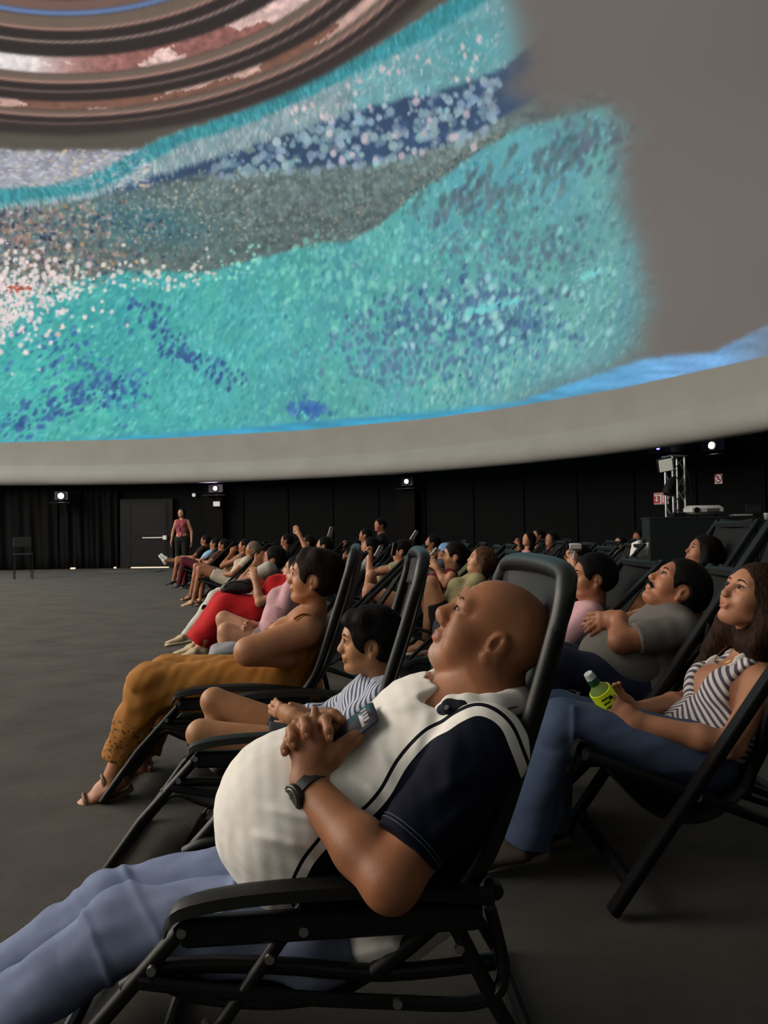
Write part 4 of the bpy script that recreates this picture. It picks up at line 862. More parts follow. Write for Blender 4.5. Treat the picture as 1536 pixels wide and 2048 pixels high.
    def bottom(s, mat, upto=2., inf=.012, name='trousers', flare=0., hem=.07, noise=None, h=None, skirt=None, attrs=None, legs='LR', extra=None):
        S = Sdf(); g = s.s
        S.ell(s.J['pelvis']-s.up*.01, np.array([.115*s.fat, .165 if not s.fem else .172, .12])*g+inf+.003, s.tA, .05); S.plane(s.J['pelvis']+s.up*hem*g, s.up)
        for q in legs: s.leg(S, q, inf, upto, .03, flare)
        if skirt:
            for q in 'LR': S.chain([s.J['hip'+q], s.J['kn'+q], s.J['kn'+q]+(s.J['an'+q]-s.J['kn'+q])*min(.55, skirt-1)], [.105*g, .092*g, .085*g], .04)
            a, b = s.J['hipL'], s.J['hipR']; m = (s.J['knL']+s.J['knR'])/2; w_ = (s.J['anL']+s.J['anR'])/2; S.cone((a+b)/2, m, .135*g, .110*g, .03, flat=(s.l, 1.5))
            if skirt > 1: S.cone(m, m+(w_-m)*(skirt-1), .105*g, .10*g+flare, .03, flat=(s.l, 1.5), cap=True)
        if extra: extra(S)
        nz = noise or (lambda Q: .005*snoise(Q, 30, 8, 4))
        return s.put(name, S, mat, h, nz, attrs)
    def shoes(s, rgb=(205, 200, 190), sole=(225, 222, 215), kind='shoe', which='LR'):
        for q in which:
            S = Sdf(); d, up, sd = s.foot(S, q, .007)
            o = s.put(kind, S, fabric(rgb, 'shoe', .6, 60), min(s.h, .009))
            a = s.J['an'+q]; g = s.s; m = MB()
            for t, w_, hh in ((-.055, .034, 0), (0, .04, 0), (.07, .044, 0), (.13, .048, 0), (.185, .035, .004)): pass
            V = []; secs = [(-.062, .026), (-.03, .038), (.04, .038), (.11, .049), (.16, .046), (.195, .024)]
            for (t, w_) in secs:
                for (x, z) in ((-1, -.077), (1, -.077), (1, -.055), (-1, -.055)): V.append(a+d*t*g+sd*x*w_*g+up*z*g)
            Fs = [(3, 2, 1, 0), (20, 21, 22, 23)]+[(i*4+k, i*4+(k+1) % 4, i*4+4+(k+1) % 4, i*4+4+k) for i in range(5) for k in range(4)]
            mm = MB().add(V, Fs); mm.build('sole', plain(sole, 'rubber', .6), o, s.loc, smooth=False) if kind != 'flip_flop' else None
    def sandals(s, rgb, kind='sandal', which='LR'):
        for q in which:
            a = s.J['an'+q]; g = s.s; d = nv(s.J.get('toe'+q, a+s.f*.1)-a); dn = nv(s.J['kn'+q]-a); up = nv(dn-d*(dn@d)); sd = np.cross(d, up)
            V = []; secs = [(-.062, .024), (-.03, .036), (.04, .036), (.11, .047), (.16, .044), (.19, .024)]
            for (t, w_) in secs:
                for (x, z) in ((-1, -.086), (1, -.086), (1, -.070), (-1, -.070)): V.append(a+d*t*g+sd*x*w_*g+up*z*g)
            Fs = [(3, 2, 1, 0), (20, 21, 22, 23)]+[(i*4+k, i*4+(k+1) % 4, i*4+4+(k+1) % 4, i*4+4+k) for i in range(5) for k in range(4)]
            mt_ = plain(rgb, 'sandal_rubber', .6); o = MB().add(V, Fs).build(kind, mt_, s.root, s.loc, smooth=False)
            if kind == 'flip_flop':
                for x in (-1, 1): MB().tube([a+d*.155*g-up*.066*g, a+d*.12*g+sd*x*.025*g-up*.030*g, a+d*.06*g+sd*x*.042*g-up*.07*g], .005, 6).build('strap', mt_, o, s.loc)
            else:
                for t, zz in ((.12, -.026), (.03, .012), (-.045, .01)): 
                    ring = [a+d*t*g+(sd*math.cos(b)*(.046 if t > .1 else .041)+up*(math.sin(b)*.04+zz-.028))*g for b in np.linspace(-.3, PI+.3, 12)]; MB().tube(ring, .006, 6, 1.6).build('strap', mt_, o, s.loc)
def seat_pose(loc, ang=180., g=1., over=None, arms='lap', cross=False, slump=0., legsp=0., knee=None, head_dz=0., head_df=0., rc=1, px=None):
    "joints of someone in a deck chair whose front foot stands at loc; ang = heading"
    a = math.radians(ang); f = np.array([math.cos(a), math.sin(a), 0]); l = np.array([-math.sin(a), math.cos(a), 0]); o = np.asarray(loc, float); u = np.array([0, 0, 1.])
    P_ = lambda F, L, Z: o+f*F+l*L+u*Z
    if rc: J = dict(pelvis=P_(-.385, 0, .365), chest=P_(-.52, 0, .555), neck=P_(-.655, 0, .725), head=P_(-.68+head_df, 0, .855+head_dz),
             shL=P_(-.635, .175*g, .675), shR=P_(-.635, -.175*g, .675), hipL=P_(-.35, .09*g, .36), hipR=P_(-.35, -.09*g, .36))
    else: J = dict(pelvis=P_(-.335, 0, .375), chest=P_(-.43, 0, .60), neck=P_(-.535, 0, .795*1), head=P_(-.545+head_df, 0, .925+head_dz),
             shL=P_(-.515, .175*g, .745), shR=P_(-.515, -.175*g, .745), hipL=P_(-.31, .09*g, .37), hipR=P_(-.31, -.09*g, .37))
    for q, s_ in (('L', 1), ('R', -1)):
        J['kn'+q] = P_(.09, s_*(.10+legsp), .55); J['an'+q] = P_(.16+.03*s_, s_*(.10+legsp), .085); J['toe'+q] = J['an'+q]+f*.1-u*.015
        e, w_ = {'lap': ((-.33, .245, .53), (-.10, .06, .50)), 'thigh': ((-.32, .25, .54), (-.08, .13, .55)), 'cross': ((-.30, .22, .59), (-.25, -.05, .62)), 'chin': ((-.24, .16, .60), (-.39, .05, .80)),
                 'phone': ((-.22, .20, .66), (-.24, .06, .86)), 'belly': ((-.34, .25, .55), (-.20, .04, .57)), 'up': ((-.36, .16, .86), (-.26, .12, 1.10)), 'head': ((-.50, .36, .84), (-.56, .12, .99))}[arms if isinstance(arms, str) else arms[0 if q == 'L' else 1]]
        ex, ez = (-.10, -.05) if rc else (0, 0)
        J['el'+q] = P_(e[0]+ex, s_*e[1], e[2]+ez); J['wr'+q] = P_(w_[0]+ex*.8, s_*w_[1], w_[2]+ez+(.012*s_ if arms == 'lap' else 0))
    if cross:
        J['knL'] = P_(.10, .03, .68); J['anL'] = P_(.27, -.10, .36); J['toeL'] = J['anL']+f*.08-u*.08; J['knR'] = P_(.07, -.06, .56)
    for k_, v in (over or {}).items(): J[k_] = P_(*v)
    for k_, v in (px or {}).items(): J[k_] = P(*v)
    for q in 'LR':
        if 'toe'+q not in (px or {}) and 'an'+q in (px or {}): J['toe'+q] = J['an'+q]+f*.1-u*.015
    return J, f, l, P_
# ================================================================ the foreground: three recliners and their sitters
rec = recliner(); tree = [(c, children(c)) for c in children(rec)]
rec.location = (-.03, 1.67, 0); rec.rotation_euler = (0, 0, math.radians(184))
tag(rec, 'black tube recliner holding the bald man, nearest to the camera', 'recliner', 'black recliners in the front row')
make_copy(rec, tree, (-.24, 2.66, 0), math.radians(182), 'black tube recliner holding the boy in the striped shirt')
make_copy(rec, tree, (-.485, 3.41, 0), math.radians(181), 'black tube recliner holding the woman in mustard trousers')
ld = np.array([0, -1., 0]); fd = np.array([-1., 0, 0])
# ---- bald man
p28 = math.radians(34); hf = np.array([-math.cos(p28), .02, math.sin(p28)]); hu = np.array([math.sin(p28), 0, math.cos(p28)])
HS = .98; hc = P(921, 1221, 1.57)-(.087*hf+.010*hu)*HS; hc[1] = 1.60
J = dict(pelvis=P(665, 1800, 1.60), chest=P(815, 1545, 1.61), neck=P(965, 1400, 1.61), head=hc, shL=P(972, 1495, 1.42), shR=P(895, 1425, 1.82), elL=P(782, 1762, 1.285), wrL=P(613, 1572, 1.445),
         elR=P(770, 1600, 1.90), wrR=P(676, 1470, 1.60), hipL=P(640, 1838, 1.53), hipR=P(600, 1755, 1.73), knL=P(242, 1862, 1.50), knR=P(232, 1806, 1.72), anL=P(-70, 2085, 1.48), anR=P(-50, 1990, 1.72))
man = Fig('person', 'bald man with grey goatee in white and navy polo, hands clasped on belly', (-.02, 1.60, .0), J, hf, hu, fd, ld, .0036, 1., fat=1.0, tone=(160, 108, 76), hs=HS)
def man_hands(S):
    C = lambda pts, rs, k=.006: S.chain([P(*p) for p in pts], rs, k)
    n = nv([-.2, -1, .1])
    # left hand: back of the hand towards the camera
    for (x, y) in ((647, 1484), (629, 1482), (608, 1487), (590, 1499)): S.cone(P(618, 1556, 1.447), P(x, y, 1.462), .024, .0125, .016)
    C([(640, 1548, 1.455), (668, 1512, 1.465), (690, 1490, 1.475), (708, 1477, 1.48), (718, 1470, 1.485)], [.020, .0165, .0130, .0115, .009], .016)
    C([(629, 1484, 1.462), (629, 1450, 1.478), (630, 1420, 1.50)], [.0115, .0098, .0080])
    C([(608, 1489, 1.462), (598, 1460, 1.478), (592, 1444, 1.50)], [.0112, .0095, .0080])
    C([(590, 1500, 1.465), (582, 1474, 1.478), (580, 1462, 1.50)], [.0105, .0090, .0075])
    C([(648, 1486, 1.462), (650, 1456, 1.485), (652, 1440, 1.51)], [.0115, .0098, .0085])
    # right hand reaching over from the far side, fingertips folded on the back of the left
    C([(676, 1470, 1.60), (655, 1452, 1.56), (640, 1452, 1.53)], [.028, .032, .028], .02)
    C([(646, 1432, 1.525), (651, 1440, 1.478), (657, 1462, 1.446), (659, 1477, 1.441)], [.0112, .0105, .0092, .0080])
    C([(617, 1436, 1.53), (609, 1444, 1.478), (611, 1461, 1.446), (612, 1473, 1.441)], [.0112, .0108, .0095, .0082])
    C([(600, 1450, 1.53), (583, 1460, 1.478), (584, 1479, 1.449), (586, 1492, 1.444)], [.0110, .0102, .0090, .0078])
    C([(594, 1470, 1.53), (577, 1480, 1.484), (570, 1496, 1.456), (569, 1506, 1.450)], [.0100, .0092, .0082, .0072])
    C([(650, 1448, 1.55), (655, 1431, 1.525), (668, 1431, 1.505), (682, 1440, 1.495)], [.016, .0125, .0118, .0100])
def man_body(S):
    man_hands(S); u_, t_ = man.up, man.tf
    S.ell(man.hp(-.055, 0, .030), np.array([.052, .070, .070]), np.array([man.hf, man.hl, man.hu]), .03)        # back of the skull
    for q in (-1, 1): S.ell(man.hp(.045, q*.050, -.060), np.array([.035, .022, .035]), np.array([man.hf, man.hl, man.hu]), .02)
    A_ = np.array([man.hf, man.hl, man.hu]); H = man.hp
    for q in (-1, 1):
        S.ell(H(.098, q*.0155, -.030), (.010, .0085, .0085), A_, .006)                                    # nostril wings
        S.chain([H(.100, q*.026, -.030), H(.092, q*.034, -.048), H(.082, q*.037, -.066)], [.0022, .0028, .0018], .007, 's')   # smile folds
        S.ell(H(.082, q*.034, .022), (.0125, .019, .010), A_, .014); S.ell(H(.080, q*.036, -.004), (.011, .018, .009), A_, .014)       # full lids
        S.chain([H(.070, q*.058, .010), H(.062, q*.064, .016)], [.0012, .001], .004, 's')
        S.ell(H(.060, q*.046, -.028), (.026, .020, .024), A_, .02)
    for z in (.060, .074): S.chain([H(.088-(z-.06)*.6, -.035, z), H(.094-(z-.06)*.6, 0, z+.003), H(.088-(z-.06)*.6, .035, z)], [.0012, .0016, .0012], .006, 's')
    S.ell(H(.094, 0, -.0555), (.011, .023, .006), A_, .005); S.ell(H(.093, 0, -.067), (.011, .020, .0068), A_, .005); S.ell(H(.107, 0, -.0612), (.014, .024, .0010), A_, .002, 's')
    S.cone(H(.090, 0, .024), H(.1135, 0, -.014), .0085, .0115, .012); S.ell(H(.107, 0, -.020), (.0125, .0155, .0115), A_, .010); S.chain([H(.088, -.022, -.076), H(.091, 0, -.078), H(.088, .022, -.076)], [.002, .003, .002], .008, 's')
    S.cone(man.hp(-.02, 0, -.06), man.J['neck'], .068, .078, .03); S.cone(man.hp(.045, 0, -.085), man.J['neck']+t_*.02, .035, .06, .03)
    S.cone(man.J['neck'], man.J['chest'], .09, .12, .03); S.cone(P(950, 1410, 1.56), P(872, 1440, 1.55), .082, .060, .03)
    e, w_ = man.J['elL'], man.J['wrL']; S.cone(e, e+(w_-e)*.35, .044, .045, .02); S.cone(e+(w_-e)*.35, w_, .045, .029, .02); S.cone(man.J['shL'], e, .056, .043, .02)
def man_at(V, f, l, u):
    b = np.clip(1.2-np.sqrt(((f-.080)/.03)**2+(l/.042)**2+((u+.096)/.024)**2), 0, 1)
    k = np.clip(1.1-np.sqrt(((f-.108)/.02)**2+(l/.03)**2+((u+.045)/.005)**2), 0, .4)
    return {'beard': np.clip(b*1.6, 0, 1)}
man.body(extra=man_body, hands='', attrs=man_at, feet='LR', noise=lambda Q: .0006*snoise(Q, 70, 4, 4))
man.face((74, 54, 44), lift=.0018, lash=False, bw=.8, eyo=.0045)
NAVY = [(1048, 1570), (1024, 1505), (1000, 1455), (960, 1432), (925, 1443), (896, 1462), (860, 1482), (815, 1532), (780, 1592), (745, 1632), (712, 1652), (680, 1668), (650, 1700), (620, 1740), (605, 1790), (640, 1840), (720, 1822), (770, 1838), (880, 1802), (1000, 1780), (1080, 1640)]
def man_shirt(S, ph):
    J = man.J; g = man.tA
    if ph == 0:
        b = P(613, 1632, 1.585); S.ell(b, (.172, .205, .175), g, .05); S.ell(P(560, 1600, 1.585), (.118, .15, .12), g, .06)
        S.cone(b, J['chest'], .15, .125, .06, flat=(man.l, 1.30)); S.ell(J['chest']+man.up*.03, (.142, .205, .19), g, .05)
        S.ell(P(860, 1470, 1.62), (.12, .19, .13), g, .05); S.cone(J['shL']*.9+J['shR']*.1, J['shR']*.9+J['shL']*.1, .078, None, .05)
        S.ell(P(770, 1830, 1.52), (.095, .13, .10), None, .05); S.ell(P(850, 1760, 1.58), (.10, .15, .10), None, .05)
    else:
        S.cone(P(968, 1498, 1.40), P(808, 1700, 1.305), .086, .064, .03, cap=True); S.cone(P(806, 1722, 1.352), P(780, 1760, 1.348), .070, .064, .001, 's') if False else None
        S.cone(J['shR'], J['shR']+(J['elR']-J['shR'])*.6, .075, .07, .04, cap=True)
NAVY = [tuple(p) for p in smooth_path([np.array(p, float) for p in NAVY], 5, closed=True)]
def man_zone(V):
    M = V.copy(); M[:, 1] = 1.6-np.abs(M[:, 1]-1.6); x, y = proj(M); d = polysd(x, y, NAVY)/1000
    wob = .002*snoise(V, 40, 9); return {'navy': -d+wob*.5, 'pipe': d+wob*.5, 'up': 1.838-y/1000}
def folds(Q):
    x, y = proj(Q); b = .0035*snoise(Q, 26, 3, 4)+.0015*snoise(Q, 70, 5, 4)
    # pulled creases running from the buttons to the side, and across the chest
    c = 0
    for (x0, y0, x1, y1, a, w_) in ((520, 1612, 640, 1645, .007, 7), (505, 1668, 620, 1700, .008, 7), (560, 1580, 660, 1610, .004, 6), (700, 1430, 860, 1400, .006, 9), (790, 1560, 740, 1470, .005, 10), (820, 1520, 860, 1420, .007, 10), (760, 1600, 700, 1540, .005, 9), (905, 1470, 900, 1600, .006, 12), (850, 1600, 960, 1540, .006, 12), (860, 1680, 960, 1600, .006, 10), (720, 1870, 840, 1850, .008, 9), (700, 1910, 830, 1890, .007, 8), (760, 1835, 800, 1900, .006, 8)):
        e = np.array([x1-x0, y1-y0], float); L2 = e@e; t = ((x-x0)*e[0]+(y-y0)*e[1])/L2; dd = np.abs((x-x0)*e[1]-(y-y0)*e[0])/math.sqrt(L2); c = c+1.0*a*np.exp(-(dd/(w_*1.5))**2)*np.exp(-((t-.5)/.45)**4)*(Q[:, 1] < 1.62)
    return b-c+.004
shirt_m = zoned((240, 236, 230), [('navy', 0, 9, (11, 16, 34)), ('pipe', .019, .0265, (14, 16, 28))], 'polo_shirt', .8, .2, 700)
S = Sdf(); man_shirt(S, 0)
S.plane(man.J['pelvis']+man.up*(-.045), -man.up)
S.ell(P(925, 1372, 1.60), (.066, .072, .095), np.array([man.tf, man.l, man.up]), .012, 's'); S.cone(P(935, 1392, 1.57), P(846, 1396, 1.585), .064, .030, .012, 's'); S.cone(P(930, 1402, 1.50), P(852, 1402, 1.50), .046, .016, .010, 's')
man_shirt(S, 1); man.put('polo_shirt', S, shirt_m, .0042, folds, man_zone)
# collar, button tab, sleeve hem
wht = fabric((240, 236, 230), 'collar_cloth', .8, 60, .05, .2); nav = fabric((12, 17, 34), 'navy_cloth', .8, 60, .1, .2)
S = Sdf(); S.chain([P(1042, 1392, 1.56), P(1025, 1404, 1.49), P(985, 1412, 1.45), P(940, 1411, 1.445), P(905, 1410, 1.455), P(880, 1418, 1.475)], [.023, .025, .025, .023, .019, .010], .01, flat=(nv([.1, -.75, .65]), .55))
S.chain([P(1000, 1352, 1.76), P(940, 1345, 1.74), P(890, 1345, 1.71), P(858, 1364, 1.655), P(838, 1392, 1.60)], [.018, .022, .024, .024, .012], .01, flat=(nv([.1, .75, .65]), .5))
man.put('collar', S, wht, .0035, lambda Q: .0015*snoise(Q, 60, 3))
S = Sdf(); S.chain([P(925, 1410, 1.432), P(900, 1413, 1.440), P(884, 1420, 1.455)], [.011, .0145, .011], .01, flat=(nv([.1, -.75, .65]), .45)); man.put('collar_tab', S, nav, .003); MB().disc(P(893, 1415, 1.428), nv([-.1, -.75, .65]), .0045, .004, 12).build('button', plain((120, 120, 124), 'button', .3), man.root, man.loc)
MB().tube(smooth_path([P(1038, 1412, 1.475), P(1000, 1421, 1.43), P(960, 1424, 1.418), P(925, 1424, 1.42)], 5), .0022, 6).build('collar_trim', plain((96, 100, 104), 'grey_trim', .7), man.root, man.loc)
MB().tube([P(*p) for p in ((770, 1686, 1.225), (795, 1706, 1.218), (822, 1722, 1.222), (848, 1735, 1.24))], .0012, 5).build('hem_stitch', plain((110, 116, 128), 'thread', .7), man.root, man.loc) if False else None
a_, b_ = P(968, 1498, 1.40), P(808, 1700, 1.305); ax_ = nv(b_-a_); u1 = nv(np.cross(ax_, (0, 0, 1))); u2 = np.cross(ax_, u1)
for t in (.90, .93):
    MB().tube([a_+(b_-a_)*t+(u1*math.cos(q)+u2*math.sin(q))*(.086-.022*t-.0030) for q in np.linspace(0, 2*PI, 41)[:-1]], .0009, 5, closed=True).build('hem_stitch', plain((70, 78, 92), 'thread', .7), man.root, man.loc)
# jeans
jean = fabric((122, 134, 166), 'denim', .9, 14, .30, .35, .15, 600)
S = Sdf(); J_ = man.J; S.ell(J_['pelvis']-man.up*.02, (.135, .19, .14), man.tA, .05); S.plane(J_['pelvis']+man.up*.06, man.up)
for q in 'LR':
    a, e, w_ = J_['hip'+q], J_['kn'+q], J_['an'+q]; S.cone(a, e, .098, .072, .03); S.cone(e, e+(w_-e)*.4, .070, .066, .03); S.cone(e+(w_-e)*.4, w_, .066, .060, .02, cap=True)
def jf(Q):
    x, y = proj(Q); return .008*snoise(Q*np.array([1.5, 1, 1]), 24, 8, 4)+.003*snoise(Q, 62, 2, 4)-.008*np.exp(-(((x-470+(y-1760)*.4)/9)**2))*(y < 1860)-.006*np.exp(-(((x-300-(y-1840)*.5)/10)**2))-.005*np.exp(-(((x-175-(y-1850)*.4)/9)**2))
man.put('jeans', S, jean, .005, jf); man.shoes((40, 40, 44), (200, 200, 195))
# watch
e, w_ = man.J['elL'], man.J['wrL']; ax = nv(w_-e); wc = e+(w_-e)*.94; m = MB(); n0 = nv(np.cross(ax, [0, 1, 0])); n0 = n0 if n0[0] < 0 else -n0; cn = nv(n0*.5+np.cross(ax, n0)*(.88 if np.cross(ax, n0)[1] < 0 else -.88)); sdv = np.cross(ax, cn)
wb = MB(); N_ = 28; V = []
for i in range(N_):
    a = 2*PI*i/N_; r_ = .0375; c = wc+r_*(cn*math.cos(a)+sdv*math.sin(a)*.98)
    for (x, o_) in ((-.012, -.002), (.012, -.002), (.0105, .0025), (-.0105, .0025)): V.append(c+ax*x+(c-wc)/r_*(o_+(.0006 if i % 2 else 0)))
wb.add(V, [(i*4+k, i*4+(k+1) % 4, ((i+1) % N_)*4+(k+1) % 4, ((i+1) % N_)*4+k) for i in range(N_) for k in range(4)])
strap = wb.build('watch', plain((26, 27, 28), 'watch_rubber', .55), man.root, man.loc)
cc_ = wc+cn*.038; MB().tube([cc_-cn*.008, cc_-cn*.003, cc_+cn*.004, cc_+cn*.0065], [.023, .0255, .0255, .023], 24).build('case', plain((24, 25, 26), 'watch_case', .45), strap, man.loc)
MB().tube([cc_+cn*.0068, cc_+cn*.0072], [.0175, .0172], 24).build('dial', plain((44, 42, 40), 'dial', .25), strap, man.loc)
rg = [cc_+cn*.0075+.0182*(ax*math.cos(a)+sdv*math.sin(a)) for a in np.linspace(0, 2*PI, 33)[:-1]]; MB().tube(rg, .0011, 6, closed=True).build('bezel', plain((150, 150, 148), 'bezel', .3, .7), strap, man.loc)
q = MB(); q.bar(cc_+cn*.008, cc_+cn*.008+ax*.009, .0012, .001); q.bar(cc_+cn*.008, cc_+cn*.008+sdv*.012, .001, .001); q.build('hands', plain((150, 150, 148), 'bezel', .3, .7), strap, man.loc)
# finger nails
nm_ = plain((196, 146, 120), 'nail', .35)
for (x, y, d, dx, dy, r_) in ((659, 1476, 1.4345, .1, 1, .0060), (612, 1472, 1.4345, 0, 1, .0062), (586, 1491, 1.4375, .1, 1, .0058), (569, 1505, 1.444, -.1, 1, .0052), (714, 1472, 1.476, .8, -.55, .0066), (681, 1441, 1.487, .9, .5, .0066)):
    c = P(x, y, d); t = nv(_R*dx-_U*dy); n = nv([-.15, -1, .25]); n = nv(n-t*(n@t)); b = np.cross(t, n); V = []; 
    for i in range(5):
        for j in range(4): u_ = (i-2)/2; v_ = (j-1.5)/1.5; V.append(c+t*v_*r_*.95+b*u_*r_*.85*(1-.15*abs(v_))+n*(.0012-.0022*u_*u_-.0012*v_*v_))
    mesh('nail', V, [(i*4+j, i*4+j+1, i*4+j+5, i*4+j+4) for i in range(4) for j in range(3)], nm_, man.root, man.loc)
# phone under the hands
A4 = [P(*p) for p in ((756, 1441, 1.475), (716, 1425, 1.545), (628, 1492, 1.545), (668, 1512, 1.475))]; ce = sum(A4)/4; e1 = nv(A4[2]-A4[1]); e2 = A4[1]-A4[0]; e2 = nv(e2-e1*(e2@e1)); e3 = np.cross(e1, e2); e3 = e3 if e3[1] < 0 else -e3
A_ = np.array([e1, e2, np.cross(e1, e2)]); ph = empty('phone', ce-e3*.004, 0, 'dark navy smartphone held under the bald man\'s hands', 'phone')
MB().box(ce, (.148, .074, .010), A_, .006).build('case', plain((24, 36, 50), 'phone_case', .35), ph, ph.location)
c = ce+e3*.0052; MB().box(c-e1*.052, (.030, .060, .002), A_, .001).build('camera_bar', plain((40, 44, 52), 'phone_glass', .15), ph, ph.location); q = MB(); [q.box(c-e1*(.052)+e2*(.02-.012*k)+e3*.001, (.012, .008, .0015), A_) for k in range(4)]; q.build('lens', plain((150, 152, 160), 'lens_ring', .2, .5), ph, ph.location)
MB().box(c+e1*.01+e2*.0, (.05, .004, .0008), A_).build('logo_line', plain((46, 60, 76), 'phone_print', .3), ph, ph.location) if False else None
# ---- boy
hf = nv([-.985, -.14, .04]); hu = np.array([.04, 0, 1.])
J = dict(pelvis=P(690, 1500, 2.66), chest=P(735, 1425, 2.66), neck=P(764, 1366, 2.66), head=P(738, 1286, 2.62), shL=P(780, 1396, 2.52), shR=P(740, 1384, 2.80), elL=P(672, 1470, 2.48), elR=P(640, 1440, 2.84), wrL=P(585, 1432, 2.56), wrR=P(598, 1425, 2.74),
         hipL=P(660, 1508, 2.56), hipR=P(650, 1490, 2.76), knL=P(402, 1468, 2.53), knR=P(428, 1402, 2.78), anL=P(505, 1520, 2.58), anR=P(440, 1520, 2.80), toeL=P(470, 1545, 2.58), toeR=P(400, 1532, 2.80))
boy = Fig('person', 'boy with black hair in a blue and white striped shirt, second in the front row', (-.22, 2.66, 0), J, hf, hu, fd, ld, .006, .80, tone=(186, 136, 98), hs=1.14)
boy.body(); boy.face((20, 15, 12))
def boyhair(S, k):
    A = np.array([boy.hf, boy.hl, boy.hu])
    for (f, l, u, r) in ((.062, .0, .098, .034), (.078, .03, .082, .024), (.082, -.01, .078, .024), (.03, .05, .09, .04), (-.04, .03, .10, .045), (-.07, .0, .08, .045), (-.09, .02, .03, .035)): S.ell(boy.hp(f, l, u), np.array([r, r, r*.8])*k, A, .02*k)
boy.hair('short', (14, 12, 13), (34, 30, 30), 1.6, .005, boyhair)
bs = zoned((204, 208, 220), [], 'striped_shirt', .85, .2, 700, stripes=('stripe', .0125, .42, (78, 88, 118), None))
def bstr(V): 
    Q = V-boy.J['chest']; return {'stripe': 1+Q@boy.l*.55+Q@nv([.6, 0, .8])*.75+.002*snoise(V, 25, 3)}
boy.top(bs, sleeve=1.55, inf=.016, hem=-.08, name='striped_shirt', noise=lambda Q: .006*snoise(Q, 30, 3, 4)+.002*snoise(Q, 80, 1), attrs=bstr)
S = Sdf(); S.chain([P(790, 1352, 2.70), P(778, 1356, 2.56), P(752, 1362, 2.56), P(735, 1366, 2.62)], [.018, .018, .016, .010], .01, flat=((0, -.6, .8), .5)); boy.put('collar', S, fabric((196, 200, 214), 'collar', .85), .005)
boy.bottom(fabric((58, 60, 70), 'shorts_cloth'), upto=.5, name='shorts'); boy.shoes((60, 60, 66))
# ---- woman in mustard trousers
hf = nv([-.97, -.02, .16]); hu = np.array([.2, 0, 1.])
J = dict(pelvis=P(575, 1372, 3.40), chest=P(592, 1290, 3.40), neck=P(632, 1222, 3.38), head=P(628, 1158, 3.37), shL=P(612, 1262, 3.20), shR=P(640, 1248, 3.56), elL=P(497, 1303, 3.13), elR=P(560, 1300, 3.62), wrL=P(560, 1300, 3.20), wrR=P(520, 1312, 3.40),
         hipL=P(550, 1375, 3.30), hipR=P(560, 1365, 3.50), knL=P(300, 1372, 3.22), knR=P(335, 1352, 3.52), anL=P(222, 1555, 3.18), anR=P(280, 1535, 3.55), toeL=P(165, 1583, 3.14), toeR=P(240, 1549, 3.53))
J['wrL'] = P(572, 1318, 3.22)
tw = Fig('person', 'woman with bare shoulders and mustard trousers, third in the front row', (-.47, 3.41, 0), J, hf, hu, fd, ld, .0075, 1.0, fem=True, tone=(186, 132, 98), hs=.98, fat=1.1)
def fatarm(S):
    S.cone(tw.J['shL'], tw.J['elL'], .062, .056, .03); S.cone(tw.J['elL'], tw.J['wrL'], .054, .040, .02)
tw.body(extra=fatarm); tw.face((30, 20, 15))
def twhair(S, k):
    A = np.array([tw.hf, tw.hl, tw.hu]); 
    for (f, l, u, r) in ((.045, 0, .100, .038), (.0, .04, .10, .04), (-.06, .02, .085, .05), (-.10, .01, .05, .045), (-.10, .0, .0, .04), (.06, .03, .085, .026)): S.ell(tw.hp(f, l, u), np.array([r, r, r])*k, A, .02*k)
tw.hair('short', (28, 19, 16), (54, 39, 32), 1.3, .006, twhair); tw.hair('pony', (30, 20, 17), (84, 60, 48), .4, .006) if False else None
must = fabric((170, 112, 40), 'mustard_cloth', .85, 30, .2, .3, .2, 300)
def embroid():
    m, nt, N, L, B = newmat('eyelet_cloth'); tc = N.new('ShaderNodeTexCoord'); v = N.new('ShaderNodeTexVoronoi'); v.inputs['Scale'].default_value = 62; L.new(tc.outputs['Object'], v.inputs['Vector']); at = N.new('ShaderNodeAttribute'); at.attribute_name = 'lace'
    a = N.new('ShaderNodeMath'); a.operation = 'LESS_THAN'; L.new(v.outputs['Distance'], a.inputs[0]); a.inputs[1].default_value = .33; b = N.new('ShaderNodeMath'); b.operation = 'MULTIPLY'; L.new(a.outputs[0], b.inputs[0]); L.new(at.outputs['Fac'], b.inputs[1])
    x = N.new('ShaderNodeMix'); x.data_type = 'RGBA'; L.new(b.outputs[0], x.inputs[0]); x.inputs[6].default_value = (*lin((172, 114, 42)), 1); x.inputs[7].default_value = (*lin((86, 52, 22)), 1); L.new(x.outputs[2], B.inputs['Base Color']); B.inputs['Roughness'].default_value = .85; return m
def tw_tr(V): x, y = proj(V); return {'lace': np.clip((y-1440-(x-250)*.5)/10, 0, 1)*(x < 420)}
S = Sdf(); S.ell(tw.J['pelvis'], (.15, .19, .15), tw.tA, .05)
for q in 'LR':
    a, e, w_ = tw.J['hip'+q], tw.J['kn'+q], tw.J['an'+q]; S.cone(a, e, .125, .092, .04); S.cone(e, e+(w_-e)*.83, .088, .070, .04, cap=True)
S.plane(tw.J['pelvis']+tw.up*.12, tw.up)
tw.put('trousers', S, embroid(), .0075, lambda Q: .010*snoise(Q*np.array([.5, 1, 1]), 34, 8, 4)+.004*snoise(Q, 70, 1), tw_tr)
S = Sdf(); tw.torso(S, .014); S.plane(tw.J['chest']+tw.up*.035, tw.up); S.plane(tw.J['pelvis'], -tw.up); tw.put('top', S, must, .0075, lambda Q: .006*snoise(Q*np.array([1, 1, .4]), 60, 8, 4))
